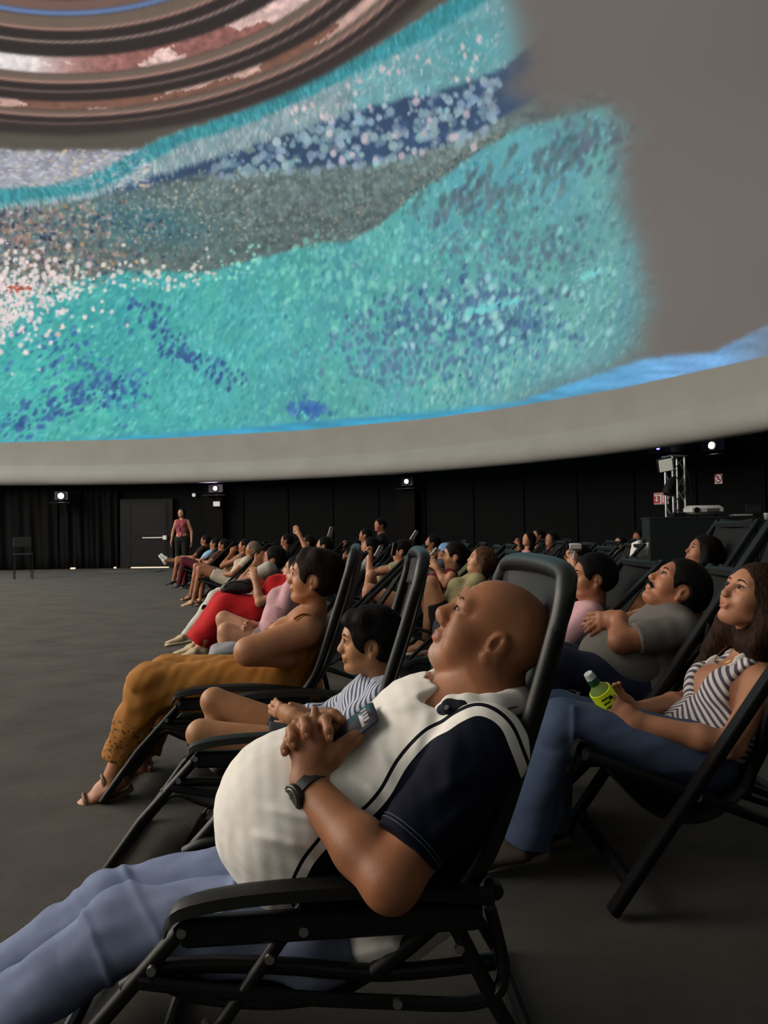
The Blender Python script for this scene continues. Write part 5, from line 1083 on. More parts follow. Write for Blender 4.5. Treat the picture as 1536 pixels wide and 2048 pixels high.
MB().tube(smooth_path([P(588, 1238, 3.16), P(604, 1229, 3.20), P(621, 1232, 3.22), P(632, 1246, 3.20)], 5), .0055, 6).build('strap', must, tw.root, tw.loc)
tw.sandals((120, 92, 72))
# ================================================================ deck chairs, both leans
dk = deck_chair(False); dtree = [(c, children(c)) for c in children(dk)]; dks = deck_chair(True); stree = [(c, children(c)) for c in children(dks)]
used = {False: False, True: False}; CH = []
def chair_at(loc, ang, label, steep=False, group='black deck chairs'):
    loc = (float(loc[0]), float(loc[1]), 0); src, tr_ = (dks, stree) if steep else (dk, dtree)
    if not used[steep]: used[steep] = True; src.location = loc; src.rotation_euler = (0, 0, math.radians(ang)); tag(src, label, 'deck chair', group); o = src
    else: o = make_copy(src, tr_, loc, math.radians(ang), label, group)
    CH.append(o); return o
# ---- woman in striped halter top
hf = np.array([-.853, -.20, .45]); hu = nv([.45, 0, .88]); L0 = np.array([.62, 2.44, 0]); chair_at(L0, 180, 'black deck chair holding the woman in the striped halter top, at right', True)
J, f, l, P_ = seat_pose(L0, 180, 1., rc=0, px=dict(neck=(1508, 1318, 2.45), pelvis=(1390, 1500, 2.44), chest=(1462, 1415, 2.44), shL=(1530, 1372, 2.28), shR=(1470, 1338, 2.60), elL=(1462, 1490, 2.22), wrL=(1268, 1440, 2.30), elR=(1378, 1402, 2.64), wrR=(1262, 1422, 2.42),
    hipL=(1385, 1508, 2.34), hipR=(1385, 1492, 2.53), knL=(1122, 1442, 2.34), knR=(1118, 1424, 2.58), anL=(1050, 1668, 2.42), anR=(1095, 1640, 2.64)))
sw = Fig('person', 'young woman in a striped halter top and blue jeans holding a bottle', L0, J, hf, hu, fd, ld, .0055, 1.0, fem=True, tone=(186, 134, 104), hs=.93); sw.J['head'] = P(1446, 1182, 2.40)-(.117*sw.hf-.022*sw.hu)*.93
sw.handdir = {'L': (nv(P(1215, 1405, 2.32)-P(1268, 1440, 2.30)), nv([-.2, -.9, -.3]), .45), 'R': (nv(P(1225, 1385, 2.40)-P(1262, 1422, 2.42)), nv([-.1, .95, -.3]), .5)}
sw.J['neck'] = P(1500, 1305, 2.45); sw.up = nv(sw.J['neck']-sw.J['pelvis']); sw.tf = nv(np.cross(sw.l, sw.up)); sw.tA = np.array([sw.tf, sw.l, sw.up])
sw.body(); sw.face((46, 32, 25), True)
def swhair(S, k):
    S.chain([sw.hp(-.03, -.06, .0), sw.hp(-.03, -.085, -.12), P(1440, 1290, 2.62), P(1405, 1340, 2.62), P(1385, 1395, 2.60)], [.045, .04, .038, .032, .014], .03)
    S.chain([sw.hp(.0, -.07, .05), P(1452, 1240, 2.60), P(1425, 1300, 2.58), P(1400, 1340, 2.58)], [.03, .028, .028, .02], .03)
    S.chain([sw.hp(-.02, .05, .03), sw.hp(-.05, .07, -.08), sw.hp(-.06, .06, -.20)], [.045, .045, .03], .03)
sw.hair('long', (34, 23, 19), (70, 48, 37), .8, .0055, swhair)
def sw_at(V):
    Q = V-sw.J['chest']; f_, l_, u_ = Q@sw.tf, Q@sw.l, Q@sw.up
    return {'stripe': 1+np.where(u_ > -.02, .78*u_+.50*np.abs(l_)*1.0, 1.0*(u_+.02)-.0156+.50*np.abs(l_))-.15*f_+.0015*snoise(V, 30, 2)}
swm = zoned((222, 216, 214), [], 'striped_top', .85, .2, 700, stripes=('stripe', .0185, .47, (92, 88, 104), None))
S = Sdf(); sw.torso(S, .010); c0_ = sw.J['chest']
S.ell(c0_+sw.tf*.15+sw.up*.125, (.11, .055, .155), sw.tA, .015, 's')          # plunging neck
for q in (-1, 1): S.ell(c0_+sw.l*q*.185+sw.up*.10-sw.tf*.02, (.16, .095, .15), sw.tA, .015, 's')
S.ell(c0_-sw.tf*.14+sw.up*.14, (.12, .20, .16), sw.tA, .01, 's'); S.plane(sw.J['neck']-sw.up*.03, sw.up); S.plane(sw.J['pelvis']+sw.up*.035, -sw.up)
sw.put('striped_top', S, swm, .005, lambda Q: .004*snoise(Q*np.array([1, 1, 1.6]), 45, 3, 4), sw_at)
for q in (1, -1): MB().tube(smooth_path([c0_+sw.tf*.110+sw.up*.06+sw.l*q*.06, c0_+sw.tf*.085+sw.up*.115+sw.l*q*.066, c0_*.35+(sw.J['neck']*.5+sw.J['shL' if q > 0 else 'shR']*.5)*.65+sw.tf*.058, sw.J['neck']*.62+sw.J['shL' if q > 0 else 'shR']*.38+sw.tf*.045, sw.J['neck']*.75+sw.J['shL' if q > 0 else 'shR']*.25-sw.tf*.05], 4), .013, 8).build('strap', fabric((214, 208, 206), 'strap_cloth'), sw.root, sw.loc)
nk = [sw.J['neck']+sw.tf*(.045+.03*math.sin(a))-sw.up*(.015+.07*max(0, math.sin(a)))+sw.l*.06*math.cos(a) for a in np.linspace(0, PI, 17)]; MB().tube(nk, .0016, 5).build('necklace', plain((190, 150, 90), 'gold', .3, .8), sw.root, sw.loc)
S = Sdf(); S.ell(sw.J['pelvis']-sw.up*.01, (.125, .178, .125), sw.tA, .05); S.plane(sw.J['pelvis']+sw.up*.07, sw.up)
for q in 'LR':
    a, e, w_ = sw.J['hip'+q], sw.J['kn'+q], sw.J['an'+q]; S.cone(a, e, .098, .068, .03); S.cone(e, e+(w_-e)*.45, .066, .060, .03); S.cone(e+(w_-e)*.45, w_+nv(w_-e)*.01, .060, .082, .03, cap=True)
sw.put('jeans', S, fabric((84, 98, 128), 'denim_blue', .9, 12, .3, .35, .15, 600), .0055, lambda Q: .005*snoise(Q, 24, 8, 4)+.002*snoise(Q, 60, 2)-.006*np.exp(-((proj(Q)[0]-1148)/6)**2)*(np.abs(proj(Q)[1]-1470) < 60)); sw.shoes((64, 50, 44), (150, 140, 124))
# bottle in her hands
b0, b1 = P(1222, 1412, 2.345), P(1178, 1350, 2.32); ax = nv(b1-b0); at_ = lambda t: b0+(b1-b0)*t; r = empty('drink_bottle', b0, 0, 'small green capped bottle with a yellow label in the young woman\'s hands', 'bottle')
MB().tube([at_(-.05), at_(0), at_(.45), at_(.58), at_(.68), at_(.74)], [.028, .034, .034, .028, .016, .013], 20).build('bottle_body', plain((150, 170, 130), 'clear_plastic', .12, 0, .5, 0, None, .6), r, r.location)
lb = MB().tube([at_(.02), at_(.52)], [.0348, .0348], 24).build('label', plain((208, 226, 30), 'yellow_label', .5, 0, .5, .08, (208, 226, 30)), r, r.location)
MB().tube([at_(.72), at_(.90)], [.0165, .0165], 20).build('collar', plain((30, 92, 62), 'green_cap', .4), r, r.location); MB().tube([at_(.88), at_(.93), at_(1.05)], [.016, .0155, .0135], 20).build('cap', plain((215, 225, 220), 'white_cap', .35), r, r.location)
bn = nv(-np.asarray(P(1200, 1380, 2.3)-CAM)); bn = nv(bn-ax*(bn@ax)); bt = nv(np.cross(ax, bn)); bt = bt if bt@_R > 0 else -bt; q = MB()
dk_ = plain((30, 44, 26), 'label_print', .5)
for s_, t_, o_ in (('SALSA', .33, 0), ('FRESCA', .20, .0)): pass
MB().disc(at_(.36)+bn*.035+bt*.014, bn, .007, .002, 14).build('print', dk_, r, r.location)
for t_ in (.40, .28, .16): MB().box(at_(t_)+bn*.0348-bt*.004, (.022, .0045, .002), np.array([bt, ax, bn])).build('print', dk_, r, r.location)
# ================================================================ the crowd
SK = [(176, 124, 92), (160, 108, 78), (190, 140, 108), (150, 100, 72), (196, 148, 118)]
def sitter(label, hx, hy, d, ang=180, rc=1, hair_=('short', (18, 15, 15)), tone=0, top=(60, 60, 64), sleeve=.6, bot=('trousers', (40, 42, 50), 2.), feet=('shoe', (60, 60, 64)), arms='lap', cross=False, pitch=18, yaw=0, sc_=1., fem=False, px=None, over=None, fat=1., extra=None, chair=None, clabel=None, steep=False, h=None, group=None, brow=(24, 18, 15), hs=1., cdx=0., hd=None, cs=None):
    p = P(hx, hy, d); a = math.radians(ang); F0 = .68 if rc else .545; f = np.array([math.cos(a), math.sin(a), 0]); loc = np.array([p[0], p[1], 0])+f*F0; loc[2] = 0
    J, f, l, P_ = seat_pose(loc, ang, .92 if fem else 1., over, arms, cross, px=px, rc=rc); J['head'] = p.copy(); nn = J['neck']; J['neck'] = np.array([nn[0]+(p-P_(-.68 if rc else -.545, 0, .9))[0]*.5, nn[1], min(nn[2], p[2]-.125)])
    if px and 'neck' in px: J['neck'] = P(*px['neck'])
    c, s_ = math.cos(math.radians(pitch)), math.sin(math.radians(pitch)); fy = math.radians(ang+yaw); ff = np.array([math.cos(fy), math.sin(fy), 0]); hf = ff*c+np.array([0, 0, s_]); hu = -ff*s_+np.array([0, 0, c])
    h = h or min(.019, max(.006, d*.0019)); F = Fig('person', label, loc, J, hf, hu, f, l, h, sc_, group, fat, fem, SK[tone] if isinstance(tone, int) else tone, hs*(.96 if fem else 1.))
    if hd: F.handdir.update({q: (nv(P(*a_)-J['wr'+q]), np.array(n_), c_) for q, (a_, n_, c_) in hd.items()})
    F.body(fine=d < 9, extra=extra)
    if d < 9: F.face(brow)
    if hair_: F.hair(hair_[0], hair_[1], hair_[2] if len(hair_) > 2 else None, 1., max(.006, h*.9), hair_[3](F) if len(hair_) > 3 else None)
    if top: F.top(top if not isinstance(top, tuple) else fabric(top, 'shirt_cloth'), sleeve=sleeve, inf=.012, noise=lambda Q: .004*snoise(Q, 34, 3, 4))
    if bot:
        k, col, up_ = bot[:3]
        F.bottom(fabric(col, 'trouser_cloth'), upto=up_, name=k, skirt=bot[3] if len(bot) > 3 else None, flare=.02 if len(bot) > 3 else 0, legs='' if len(bot) > 3 and bot[3] > 1 else 'LR')
    if feet:
        if feet[0] in ('sandal', 'flip_flop'): F.sandals(feet[1], feet[0])
        else: F.shoes(feet[1], feet[2] if len(feet) > 2 else (210, 206, 198), feet[0])
    wl = (clabel or 'deck chair under '+label.split(',')[0]).split()[:16]
    while wl[-1] in ('a', 'the', 'of', 'in', 'and', 'her', 'with', 'at', 'black', 'under', 'behind', 'on'): wl.pop()
    if chair is not False:
        co = chair_at(loc+[cdx, 0, 0], ang, ' '.join(wl), steep)
        if cs: co.scale = cs
    return F
must_man = sitter('heavy man with a black moustache in a grey polo shirt, arms crossed', 1352, 1180, 3.05, pitch=42, tone=(176, 120, 90), top=(112, 108, 104), sleeve=.75, bot=('jeans', (38, 42, 68), 2.), fat=1.25, arms='cross', hs=1.0,
    px=dict(pelvis=(1290, 1372, 3.05), chest=(1305, 1290, 3.05), neck=(1372, 1238, 3.06), shL=(1362, 1262, 2.90), shR=(1345, 1238, 3.24), elL=(1240, 1284, 2.88), wrL=(1240, 1238, 2.99), elR=(1300, 1236, 3.28), wrR=(1232, 1244, 3.10), knL=(1120, 1330, 2.96), knR=(1118, 1318, 3.18), hipL=(1285, 1380, 2.96), hipR=(1285, 1370, 3.15)),
    cs=(1.04, 1, .90), hd={'L': ((1205, 1240, 3.02), (-.3, -.9, .2), .4), 'R': ((1200, 1250, 3.02), (-.3, -.8, .4), .4)}, clabel='black deck chair under the moustached man in the grey polo shirt', brow=(14, 12, 12))
F = must_man; mm_ = MB().tube([F.hp(.088, .034, -.060), F.hp(.100, .020, -.050), F.hp(.106, 0, -.046), F.hp(.100, -.020, -.050), F.hp(.088, -.034, -.060)], [.004, .0065, .006, .0065, .004], 8); mm_.build('moustache', hairmat((18, 15, 14)), F.root, F.loc)
S = Sdf(); S.ell(P(1232, 1325, 3.05), (.15, .17, .12), F.tA, .04); S.ell(P(1262, 1330, 3.05), (.17, .18, .14), F.tA, .05); F.put('shirt_front', S, fabric((112, 108, 104), 'shirt_cloth'), .007)
pinkm = sitter('man with black hair in a pink button shirt behind the bald man\'s headrest', 1186, 1156, 4.05, pitch=6, top=(206, 160, 168), sleeve=1.6, bot=('trousers', (30, 32, 44), 2.), tone=1, px=dict(chest=(1150, 1270, 4.05), neck=(1186, 1205, 4.05), pelvis=(1105, 1330, 4.05), shL=(1180, 1232, 3.9), shR=(1180, 1225, 4.22)), hair_=('short', (12, 11, 12)))
blackw = sitter('woman in black seated in front of the control booth', 1406, 1108, 5.0, pitch=24, rc=0, steep=True, fem=True, top=(22, 22, 24), sleeve=1.5, bot=('shorts', (40, 38, 40), .45), tone=1, hair_=('bob', (18, 14, 13)), px=dict(knL=(1262, 1196, 4.95), knR=(1250, 1192, 5.15)))
khaki = sitter('woman with blond streaked hair in an olive top and black shorts, legs crossed', 962, 1124, 6.2, pitch=22, fem=True, top=(150, 142, 104), sleeve=.35, bot=('shorts', (22, 22, 24), .5), tone=2, hair_=('long', (44, 32, 26), (126, 88, 54)), cross=False, feet=('flip_flop', (225, 220, 212)), arms='belly',
    px=dict(wrL=(918, 1196, 6.15), wrR=(922, 1190, 6.3), knL=(862, 1166, 6.1), anL=(852, 1280, 6.15), knR=(850, 1182, 6.3), anR=(868, 1290, 6.4)))
maroon = sitter('woman in a maroon sleeveless top filming with a phone', 909, 1113, 6.9, pitch=4, fem=True, top=(98, 28, 38), sleeve=0, bot=('shorts', (30, 30, 34), .5), tone=2, hair_=('bun', (18, 14, 14)), arms='phone',
    px=dict(elL=(893, 1168, 6.75), wrL=(873, 1135, 6.8), elR=(890, 1150, 7.1), wrR=(866, 1134, 7.0)), feet=('sandal', (60, 50, 44)))
maroon2 = None
def phone_at(x, y, d, label, col=(210, 208, 200), tilt=.4, sz=(.075, .012, .15)):
    c = P(x, y, d); A = np.array(Matrix.Rotation(tilt, 3, 'Y') @ Matrix.Rotation(.9, 3, 'Z')).T; r = empty('phone', c, 0, label, 'phone'); MB().box(c, sz, A, .008).build('case', plain(col, 'phone_shell', .35), r, c)
    MB().box(c+A.T@np.array([0, .0085, 0]), (sz[0]*.9, .004, sz[2]*.94), A, .001).build('screen', plain((30, 34, 40), 'phone_screen', .15), r, c); q = MB(); q.disc(c+A.T@np.array([-.015, -.008, .05]), A.T@np.array([0, -1, 0]), .009, .006, 10); q.build('camera_lens', BLK, r, c); return r
phone_at(866, 1110, 6.9, 'pale smartphone raised by the woman in maroon', (205, 205, 190), .7)
redw = sitter('woman in a bright red dress with a bag on her lap', 592, 1143, 6.2, pitch=16, rc=0, cdx=.16, fem=True, top=(186, 22, 28), sleeve=.35, bot=('skirt', (186, 22, 28), 2., 1.9), tone=2, hair_=('bob', (18, 14, 14)), feet=('shoe', (186, 166, 132), (200, 186, 150)), fat=1.15,
    px=dict(knL=(452, 1212, 6.1), knR=(446, 1204, 6.35), anL=(398, 1296, 6.05), anR=(392, 1288, 6.3), elL=(520, 1205, 6.0), wrL=(510, 1158, 6.1), elR=(545, 1195, 6.4), wrR=(520, 1165, 6.3), chest=(555, 1185, 6.2), shL=(580, 1182, 6.05), pelvis=(520, 1225, 6.2), hipL=(515, 1228, 6.1), hipR=(515, 1222, 6.3)))
whitem = sitter('man with slicked black hair in a white patterned shirt, hand at his chin', 548, 1120, 7.3, pitch=14, rc=0, top=(190, 184, 174), sleeve=.6, bot=('leggings', (205, 200, 192), 2.), tone=1, arms=('chin', 'lap'), feet=('shoe', (190, 172, 140), (205, 195, 165)),
    px=dict(knL=(430, 1196, 7.2), knR=(440, 1190, 7.4), anL=(372, 1270, 7.1), anR=(392, 1262, 7.4)))
pinkg = sitter('girl in a pink shirt, hand at her chin, behind the woman with bare shoulders', 604, 1152, 5.0, pitch=10, rc=0, cdx=.30, fem=True, top=(206, 160, 168), sleeve=.55, bot=('shorts', (196, 176, 172), .35), tone=4, hair_=('bob', (34, 24, 20)), sc_=.92, arms=('chin', 'lap'),
    px=dict(knL=(452, 1262, 4.9), knR=(448, 1238, 5.15), anL=(440, 1375, 4.9), anR=(446, 1350, 5.15), wrL=(577, 1200, 4.95), elL=(556, 1250, 4.9), wrR=(505, 1250, 4.98), elR=(560, 1258, 5.25)), feet=('shoe', (205, 200, 196)))
# bag on the red dress
c = P(474, 1176, 6.15); r = empty('handbag', c-[0, 0, .06], 0, 'black and grey bag lying on the lap of the woman in red', 'bag'); S = Sdf(); S.cone(c+[-.08, 0, -.005], c+[.08, 0, .01], .05, .055, .02); S.cone(c+[-.05, 0, .01], c+[.09, 0, .03], .04, .04, .02); V, Q = S.mesh(.008, lambda Q: .003*snoise(Q, 60, 2)); mesh('bag_body', V, Q, fabric((26, 27, 29), 'bag_leather', .45, 20, .2, .2, .5), r, r.location)
MB().tube(smooth_path([c+[-.10, -.04, .0], c+[-.05, -.06, .045], c+[.06, -.06, .05], c+[.12, -.03, .02]], 4), .006, 6).build('strap', BLK2, r, r.location); MB().bar(c+[-.07, -.052, .02], c+[.07, -.054, .035], .004, .006).build('zip', plain((110, 112, 112), 'zip', .4, .6), r, r.location)
# far group of the front arc
g1 = sitter('person in a cream blouse and white shorts seated in the middle of the front arc', 505, 1099, 11.6, pitch=16, fem=True, top=(190, 176, 156), sleeve=.5, bot=('shorts', (196, 186, 170), .6), tone=1, hair_=('bun', (90, 76, 66), (150, 136, 124)), feet=('shoe', (186, 150, 120)))
g2 = sitter('person with folded hands beside the cream blouse, farther along the front arc', 490, 1093, 12.6, pitch=18, top=(150, 112, 88), sleeve=.3, bot=('shorts', (120, 96, 80), .6), tone=1, arms='chin', feet=('sandal', (120, 80, 60)))
g3 = sitter('person in a dark shirt and maroon trousers near the end of the front arc', 447, 1091, 15.3, pitch=14, top=(66, 40, 34), sleeve=.6, bot=('trousers', (88, 26, 38), 2.), tone=3, arms='belly')
g4 = sitter('person in a light blue shirt and pale shorts at the end of the front arc', 430, 1088, 16.4, pitch=14, top=(130, 170, 200), sleeve=.6, bot=('shorts', (120, 110, 96), .6), tone=1, arms='belly', feet=('shoe', (30, 30, 34)))
g5 = sitter('person in a dark shirt with white sneakers stretched out, farthest in the front arc', 411, 1081, 17.6, pitch=14, top=(46, 36, 32), sleeve=.6, bot=('trousers', (84, 82, 68), 1.5), tone=3, arms='thigh', feet=('shoe', (215, 212, 205), (225, 225, 222)), rc=0,
    px=dict(knL=(375, 1121, 17.4), anL=(332, 1122, 17.3), toeL=(324, 1110, 17.3), knR=(378, 1124, 17.8), anR=(336, 1118, 17.6), toeR=(326, 1106, 17.6)))
# rows behind
for (lb, x, y, d, kw) in [
    ('small figure in black in the far row left of the raised arm', 573, 1081, 14.5, dict(top=(34, 32, 32), tone=3)),
    ('man in a dark jacket with pale collar in the far rows', 617, 1085, 13.2, dict(top=(54, 50, 48), tone=1, pitch=10)),
    ('person stretching one arm up to film the dome', 648, 1092, 11.0, dict(top=(60, 40, 34), tone=2, arms=('up', 'belly'))),
    ('person in dark clothes just left of the upright man in black', 730, 1071, 14.0, dict(top=(28, 28, 30), tone=1, arms='phone')),
    ('bare-legged person in a black and white shirt, legs crossed, in the middle rows', 741, 1095, 9.6, dict(top=(150, 150, 152), sleeve=1.4, tone=1, arms='cross', cross=True, bot=('shorts', (60, 60, 66), .5), feet=('sandal', (196, 176, 150)))),
    ('person with a ruddy face reclining under the middle column', 865, 1087, 11.2, dict(top=(70, 60, 58), tone=3, pitch=20)),
    ('person in a light blue cap behind the woman in maroon', 893, 1106, 9.4, dict(top=(60, 66, 74), tone=1)),
    ('person in a camouflage top low behind the blond streaked woman', 951, 1127, 8.2, dict(top=(90, 92, 70), tone=3, sc_=.85)),
    ('woman with a pale pink top in the far rows on the right', 1057, 1079, 12.5, dict(top=(200, 150, 140), tone=2, fem=True, hair_=('long', (16, 13, 13)), yaw=20, sleeve=.2)),
    ('person holding up a phone in the far rows on the right', 1076, 1072, 13.6, dict(top=(40, 38, 40), tone=1, arms='phone', yaw=20)),
    ('dark-haired person in dark clothes in the far rows on the right', 1103, 1080, 12.2, dict(top=(26, 26, 28), tone=1, hair_=('bob', (14, 12, 12)), yaw=25)),
    ('person raising a white camera behind the man in pink', 1158, 1118, 7.0, dict(top=(50, 50, 54), tone=4, arms='phone', px=dict(wrL=(1148, 1120, 6.9), elL=(1150, 1160, 6.8), wrR=(1142, 1118, 7.05), elR=(1150, 1155, 7.2)))),
    ('child with dark hair low beside the booth', 1240, 1087, 11.0, dict(top=(40, 40, 44), tone=4, sc_=.8, yaw=30, hair_=('bob', (16, 13, 13)))),
    ]: sitter(lb, x, y, d, **{**dict(hair_=('short', (16, 13, 13)), pitch=14), **kw})
wmn = sitter('woman in a khaki blouse holding a phone to her face behind the boy\'s chair', 803, 1102, 8.6, fem=True, pitch=8, top=(150, 138, 112), sleeve=.3, bot=('shorts', (50, 54, 84), .5), tone=2, hair_=('bun', (18, 14, 14)), arms='phone', cross=False, feet=('flip_flop', (228, 224, 218)),
    px=dict(knL=(742, 1150, 8.3), anL=(728, 1212, 8.4), knR=(765, 1142, 8.7), anR=(776, 1190, 8.5), toeR=(757, 1186, 8.4)))
phone_at(757, 1103, 9.2, 'white smartphone held up in front of the bare-legged person', (200, 205, 215), .5); phone_at(789, 1098, 8.45, 'dark smartphone at the face of the woman in the khaki blouse', (40, 42, 46), .2); phone_at(828, 1071, 10.4, 'white smartphone sticking up over the boy\'s headrest', (225, 225, 222), .6)
phone_at(661, 1064, 10.9, 'pale smartphone at the end of the raised arm', (190, 180, 170), .3)
c = P(1150, 1100, 6.85); r = empty('camera', c, 0, 'white gimbal camera raised behind the man in pink', 'camera'); MB().box(c+[0, 0, .03], (.11, .06, .06), None, .012).build('body', plain((200, 200, 198), 'camera_shell', .4), r, c); MB().disc(c+[-.06, 0, .03], (-1, 0, 0), .022, .03).build('lens', BLK, r, c); MB().bar(c+[.0, 0, .0], c+[-.015, 0, -.08], .025, .02).build('grip', plain((170, 170, 170), 'grip', .5), r, c); MB().bar(c+[-.06, 0, -.02], c+[.05, 0, 0], .014, .014).build('arm', plain((190, 190, 190), 'gimbal', .4), r, c)
# cap
F = [o for o in bpy.data.objects if o.get('label', '').startswith('person in a light blue cap')][0]; c = P(893, 1106, 9.4); V = []; q = MB(); q.tube([c+[.005, 0, .03], c+[.005, 0, .08], c+[.005, 0, .115], c+[.005, 0, .13]], [.105, .10, .07, .02], 14); q.build('cap', fabric((110, 150, 190), 'cap_cloth'), F, F.location); MB().box(c+[-.12, 0, .045], (.10, .13, .012), None, .005).build('cap_peak', fabric((110, 150, 190), 'cap_cloth'), F, F.location)
# upright man in black, man with white shorts, attendant
def upright(label, hx, hy, d, seat_z, ang, top, bot, feet, hair_, tone=1, stand=False, fem=False, arms=None, yaw=0, sc_=1., up_=2.):
    p = P(hx, hy, d); a = math.radians(ang); f = np.array([math.cos(a), math.sin(a), 0]); l = np.array([-math.sin(a), math.cos(a), 0]); o = np.array([p[0], p[1], 0]); zt = p[2]
    Pp = lambda F, L, Z: o+f*F+l*L+np.array([0, 0, Z]); k = zt/1.58 if stand else 1
    if stand: J = dict(head=p, neck=Pp(-.02, 0, 1.43*k), chest=Pp(-.02, 0, 1.25*k), pelvis=Pp(-.01, 0, .95*k), shL=Pp(-.02, .155, 1.37*k), shR=Pp(-.02, -.155, 1.37*k), elL=Pp(-.04, .25, 1.10*k), elR=Pp(-.04, -.25, 1.10*k), wrL=Pp(.02, .27, .86*k), wrR=Pp(.02, -.27, .86*k), hipL=Pp(0, .09, .92*k), hipR=Pp(0, -.09, .92*k), knL=Pp(.02, .10, .50*k), knR=Pp(.02, -.10, .50*k), anL=Pp(-.01, .11, .09), anR=Pp(-.01, -.11, .09))
    else:
        t = zt-.66; J = dict(head=p, neck=Pp(-.02, 0, zt-.15), chest=Pp(-.03, 0, zt-.34), pelvis=Pp(-.02, 0, t), shL=Pp(-.02, .175, zt-.20), shR=Pp(-.02, -.175, zt-.20), elL=Pp(.02, .24, zt-.46), elR=Pp(.02, -.24, zt-.46), wrL=Pp(.22, .16, zt-.56), wrR=Pp(.22, -.16, zt-.56), hipL=Pp(0, .09, t), hipR=Pp(0, -.09, t), knL=Pp(.42, .13, t+.05), knR=Pp(.42, -.13, t+.05), anL=Pp(.40, .13, .09), anR=Pp(.38, -.13, .09))
    for q in 'LR': J['toe'+q] = J['an'+q]+f*.1-np.array([0, 0, .015])
    fy = math.radians(ang+yaw); ff = np.array([math.cos(fy), math.sin(fy), .08]); F = Fig('person', label, o, J, ff, (0, 0, 1), f, l, .016, sc_, None, 1., fem, SK[tone], 1.05 if not fem else 1.0)
    if stand:
        for q in 'LR': F.handdir[q] = (np.array([0, 0, -1.]), l*(1 if q == 'L' else -1), .3)
    F.body(fine=False); F.hair(hair_[0], hair_[1], None, 1., .014); F.top(fabric(top, 'shirt_cloth'), sleeve=.55 if not fem else 0, inf=.010, hem=-.10 if not fem else .13); F.bottom(fabric(bot, 'trouser_cloth'), upto=up_, hem=.07 if not fem else .13, name='trousers' if up_ > 1 else 'shorts'); F.shoes(feet); return F
upb = upright('man in a black t-shirt sitting upright in the far rows', 760, 1051, 14.2, .5, 185, (20, 20, 22), (30, 30, 34), (30, 30, 32), ('short', (14, 12, 12)), 1, yaw=25)
wsh = upright('man in white shorts on a chair beside the booth', 1277, 1075, 13.9, .45, 215, (40, 38, 40), (205, 198, 186), (215, 212, 205), ('short', (14, 12, 12)), 3, up_=.8)
att = upright('attendant in a pink vest and black trousers standing beside the exit door', 363, 1026, 19.6, 0, 262, (140, 66, 76), (22, 22, 24), (24, 24, 26), ('long', (20, 14, 14)), 2, stand=True, fem=True)
MB().tube([att.J['neck']+att.l*.05+att.tf*.06, att.J['chest']+att.tf*.12-att.up*.05, att.J['chest']+att.tf*.13-att.up*.2, att.J['chest']+att.tf*.12-att.up*.05+att.l*.01, att.J['neck']-att.l*.05+att.tf*.06], .008, 5).build('lanyard', BLK2, att.root, att.loc); MB().box(att.J['pelvis']+att.tf*.14+att.up*.10, (.09, .02, .12), None, .004).build('badge', plain((190, 90, 110), 'badge', .4), att.root, att.loc)
# plain chairs under upright sitters, and the dim chair by the curtain
def plain_chair(loc, ang, label, sh, col=(26, 26, 28)):
    r = empty('chair', (loc[0], loc[1], 0), math.radians(ang), label, 'chair'); m = plain(col, 'chair_plastic', .5)
    MB().box((.20, 0, sh), (.44, .44, .03), None, .012).build('seat', m, r); MB().box((-.03, 0, sh+.30), (.03, .42, .26), np.array(Matrix.Rotation(.12, 3, 'Y')), .012).build('backrest', m, r)
    for x in (0, .40):
        for y in (-.19, .19): MB().tube([(x+(.03 if x else -.03), y*1.08, 0), (x, y, sh)], .011, 8).build('leg', BLK, r)
    for y in (-.19, .19): MB().tube([(0, y, sh), (-.035, y, sh+.36)], .010, 8).build('back_post', BLK, r)
    return r
p = P(760, 1051, 14.2); plain_chair((p[0]+.12, p[1]), 185, 'black chair under the man in the black t-shirt in the far rows', p[2]-.66-.13)
p = P(1277, 1075, 13.9); plain_chair((p[0]+.13, p[1]+.10), 215, 'black chair beside the booth under the man in white shorts', p[2]-.66-.13)
q_ = P(45, 1146, 19.6); plain_chair((q_[0], q_[1]), 300, 'dim grey chair standing alone by the left curtain', .62, (24, 25, 26))
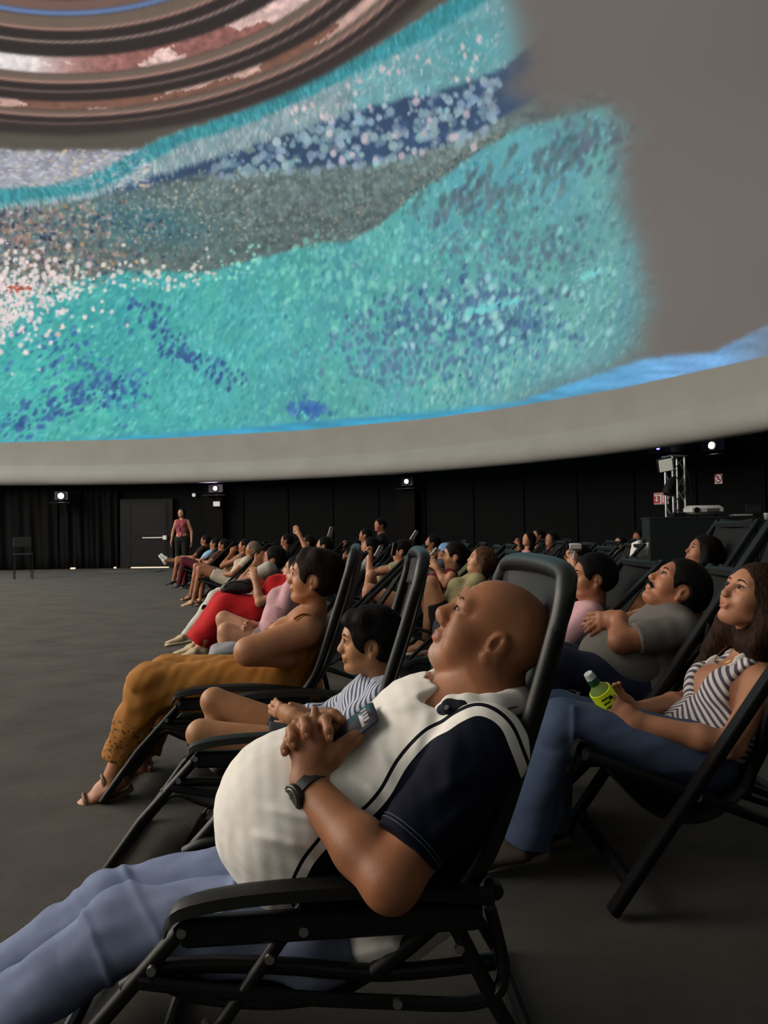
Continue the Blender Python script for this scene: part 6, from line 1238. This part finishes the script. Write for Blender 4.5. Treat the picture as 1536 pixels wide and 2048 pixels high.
# empty deck chairs of the back rows
for (x, d, lb) in ((428, 18.6, 'empty deck chair behind the person with white sneakers'), (456, 17.9, 'second empty deck chair behind the end of the front arc'), (486, 17.2, 'third empty deck chair behind the end of the front arc'), (530, 16.2, 'empty deck chair in the far rows above the man with slicked hair'),
    (637, 15.2, 'empty deck chair against the dark wall left of the raised arm'), (694, 13.2, 'empty deck chair right of the raised arm'), (712, 16.0, 'farthest empty deck chair left of the upright man'), (810, 12.6, 'empty deck chair beneath the middle column'),
    (925, 12.4, 'empty deck chair behind the person in the blue cap'), (962, 10.2, 'empty deck chair above the blond streaked woman'), (1016, 8.6, 'empty deck chair between the blond streaked woman and the bald man\'s headrest'), (1172, 9.0, 'empty deck chair above the raised white camera'),
    (1118, 10.4, 'empty deck chair behind the dark-haired group on the right'), (1222, 10.0, 'empty deck chair left of the white cloth')):
    p = P(x, 1080, d); chair_at((p[0]-.90, d, 0), 180, lb)
# white cloth over a chair top, backpack on the floor, grey cloth
c = P(1274, 1104, 8.0); r = empty('cloth', c, 0, 'white cloth thrown over a deck chair top beside the booth', 'cloth'); V = []; n = 9
for i in range(n):
    for j in range(n): a, b = i/(n-1)-.5, j/(n-1)-.5; V.append(c+np.array([.03+a*.15+b*.03, .04*math.sin(a*9)+.02*b, .02+b*.17+.02*math.sin(a*7+b*5)]))
o = mesh('cloth_fold', V, [(i*n+j, i*n+j+1, (i+1)*n+j+1, (i+1)*n+j) for i in range(n-1) for j in range(n-1)], fabric((222, 220, 216), 'white_cloth'), r, c); o.modifiers.new('t', 'SOLIDIFY').thickness = .012
chair_at((P(1262, 1100, 8.0)[0]-.88, 8.05, 0), 180, 'deck chair with the white cloth over its top bar')
c = P(846, 1318, 5.0); c[2] = .13; r = empty('backpack', (c[0], c[1], 0), 0, 'black backpack on the floor behind the boy\'s recliner', 'bag'); S = Sdf(); S.ell(c, (.19, .14, .13), None, .03); S.ell(c+[.03, 0, -.03], (.2, .15, .10), None, .03); S.ell(c+[-.10, -.05, .0], (.08, .08, .09), None, .03); S.plane((0, 0, .004), (0, 0, -1)); V, Q = S.mesh(.012, lambda Q: .008*snoise(Q, 26, 2)); mesh('bag_body', V, Q, fabric((22, 22, 24), 'nylon', .6), r, r.location)
MB().tube(smooth_path([c+[-.1, -.1, .08], c+[-.05, -.16, .12], c+[.08, -.15, .11], c+[.14, -.1, .05]], 4), .012, 6).build('strap', BLK2, r, r.location)
c = P(458, 1300, 4.75); r = empty('jacket', c-[0, 0, .05], 0, 'crumpled grey cloth on the seat beside the girl in pink', 'clothing'); S = Sdf(); S.ell(c, (.11, .10, .05), None, .03); S.ell(c+[-.05, 0, -.04], (.08, .09, .05), None, .03); V, Q = S.mesh(.008, lambda Q: .010*snoise(Q, 40, 2)); mesh('folded_cloth', V, Q, fabric((150, 152, 158), 'grey_cloth'), r, r.location)
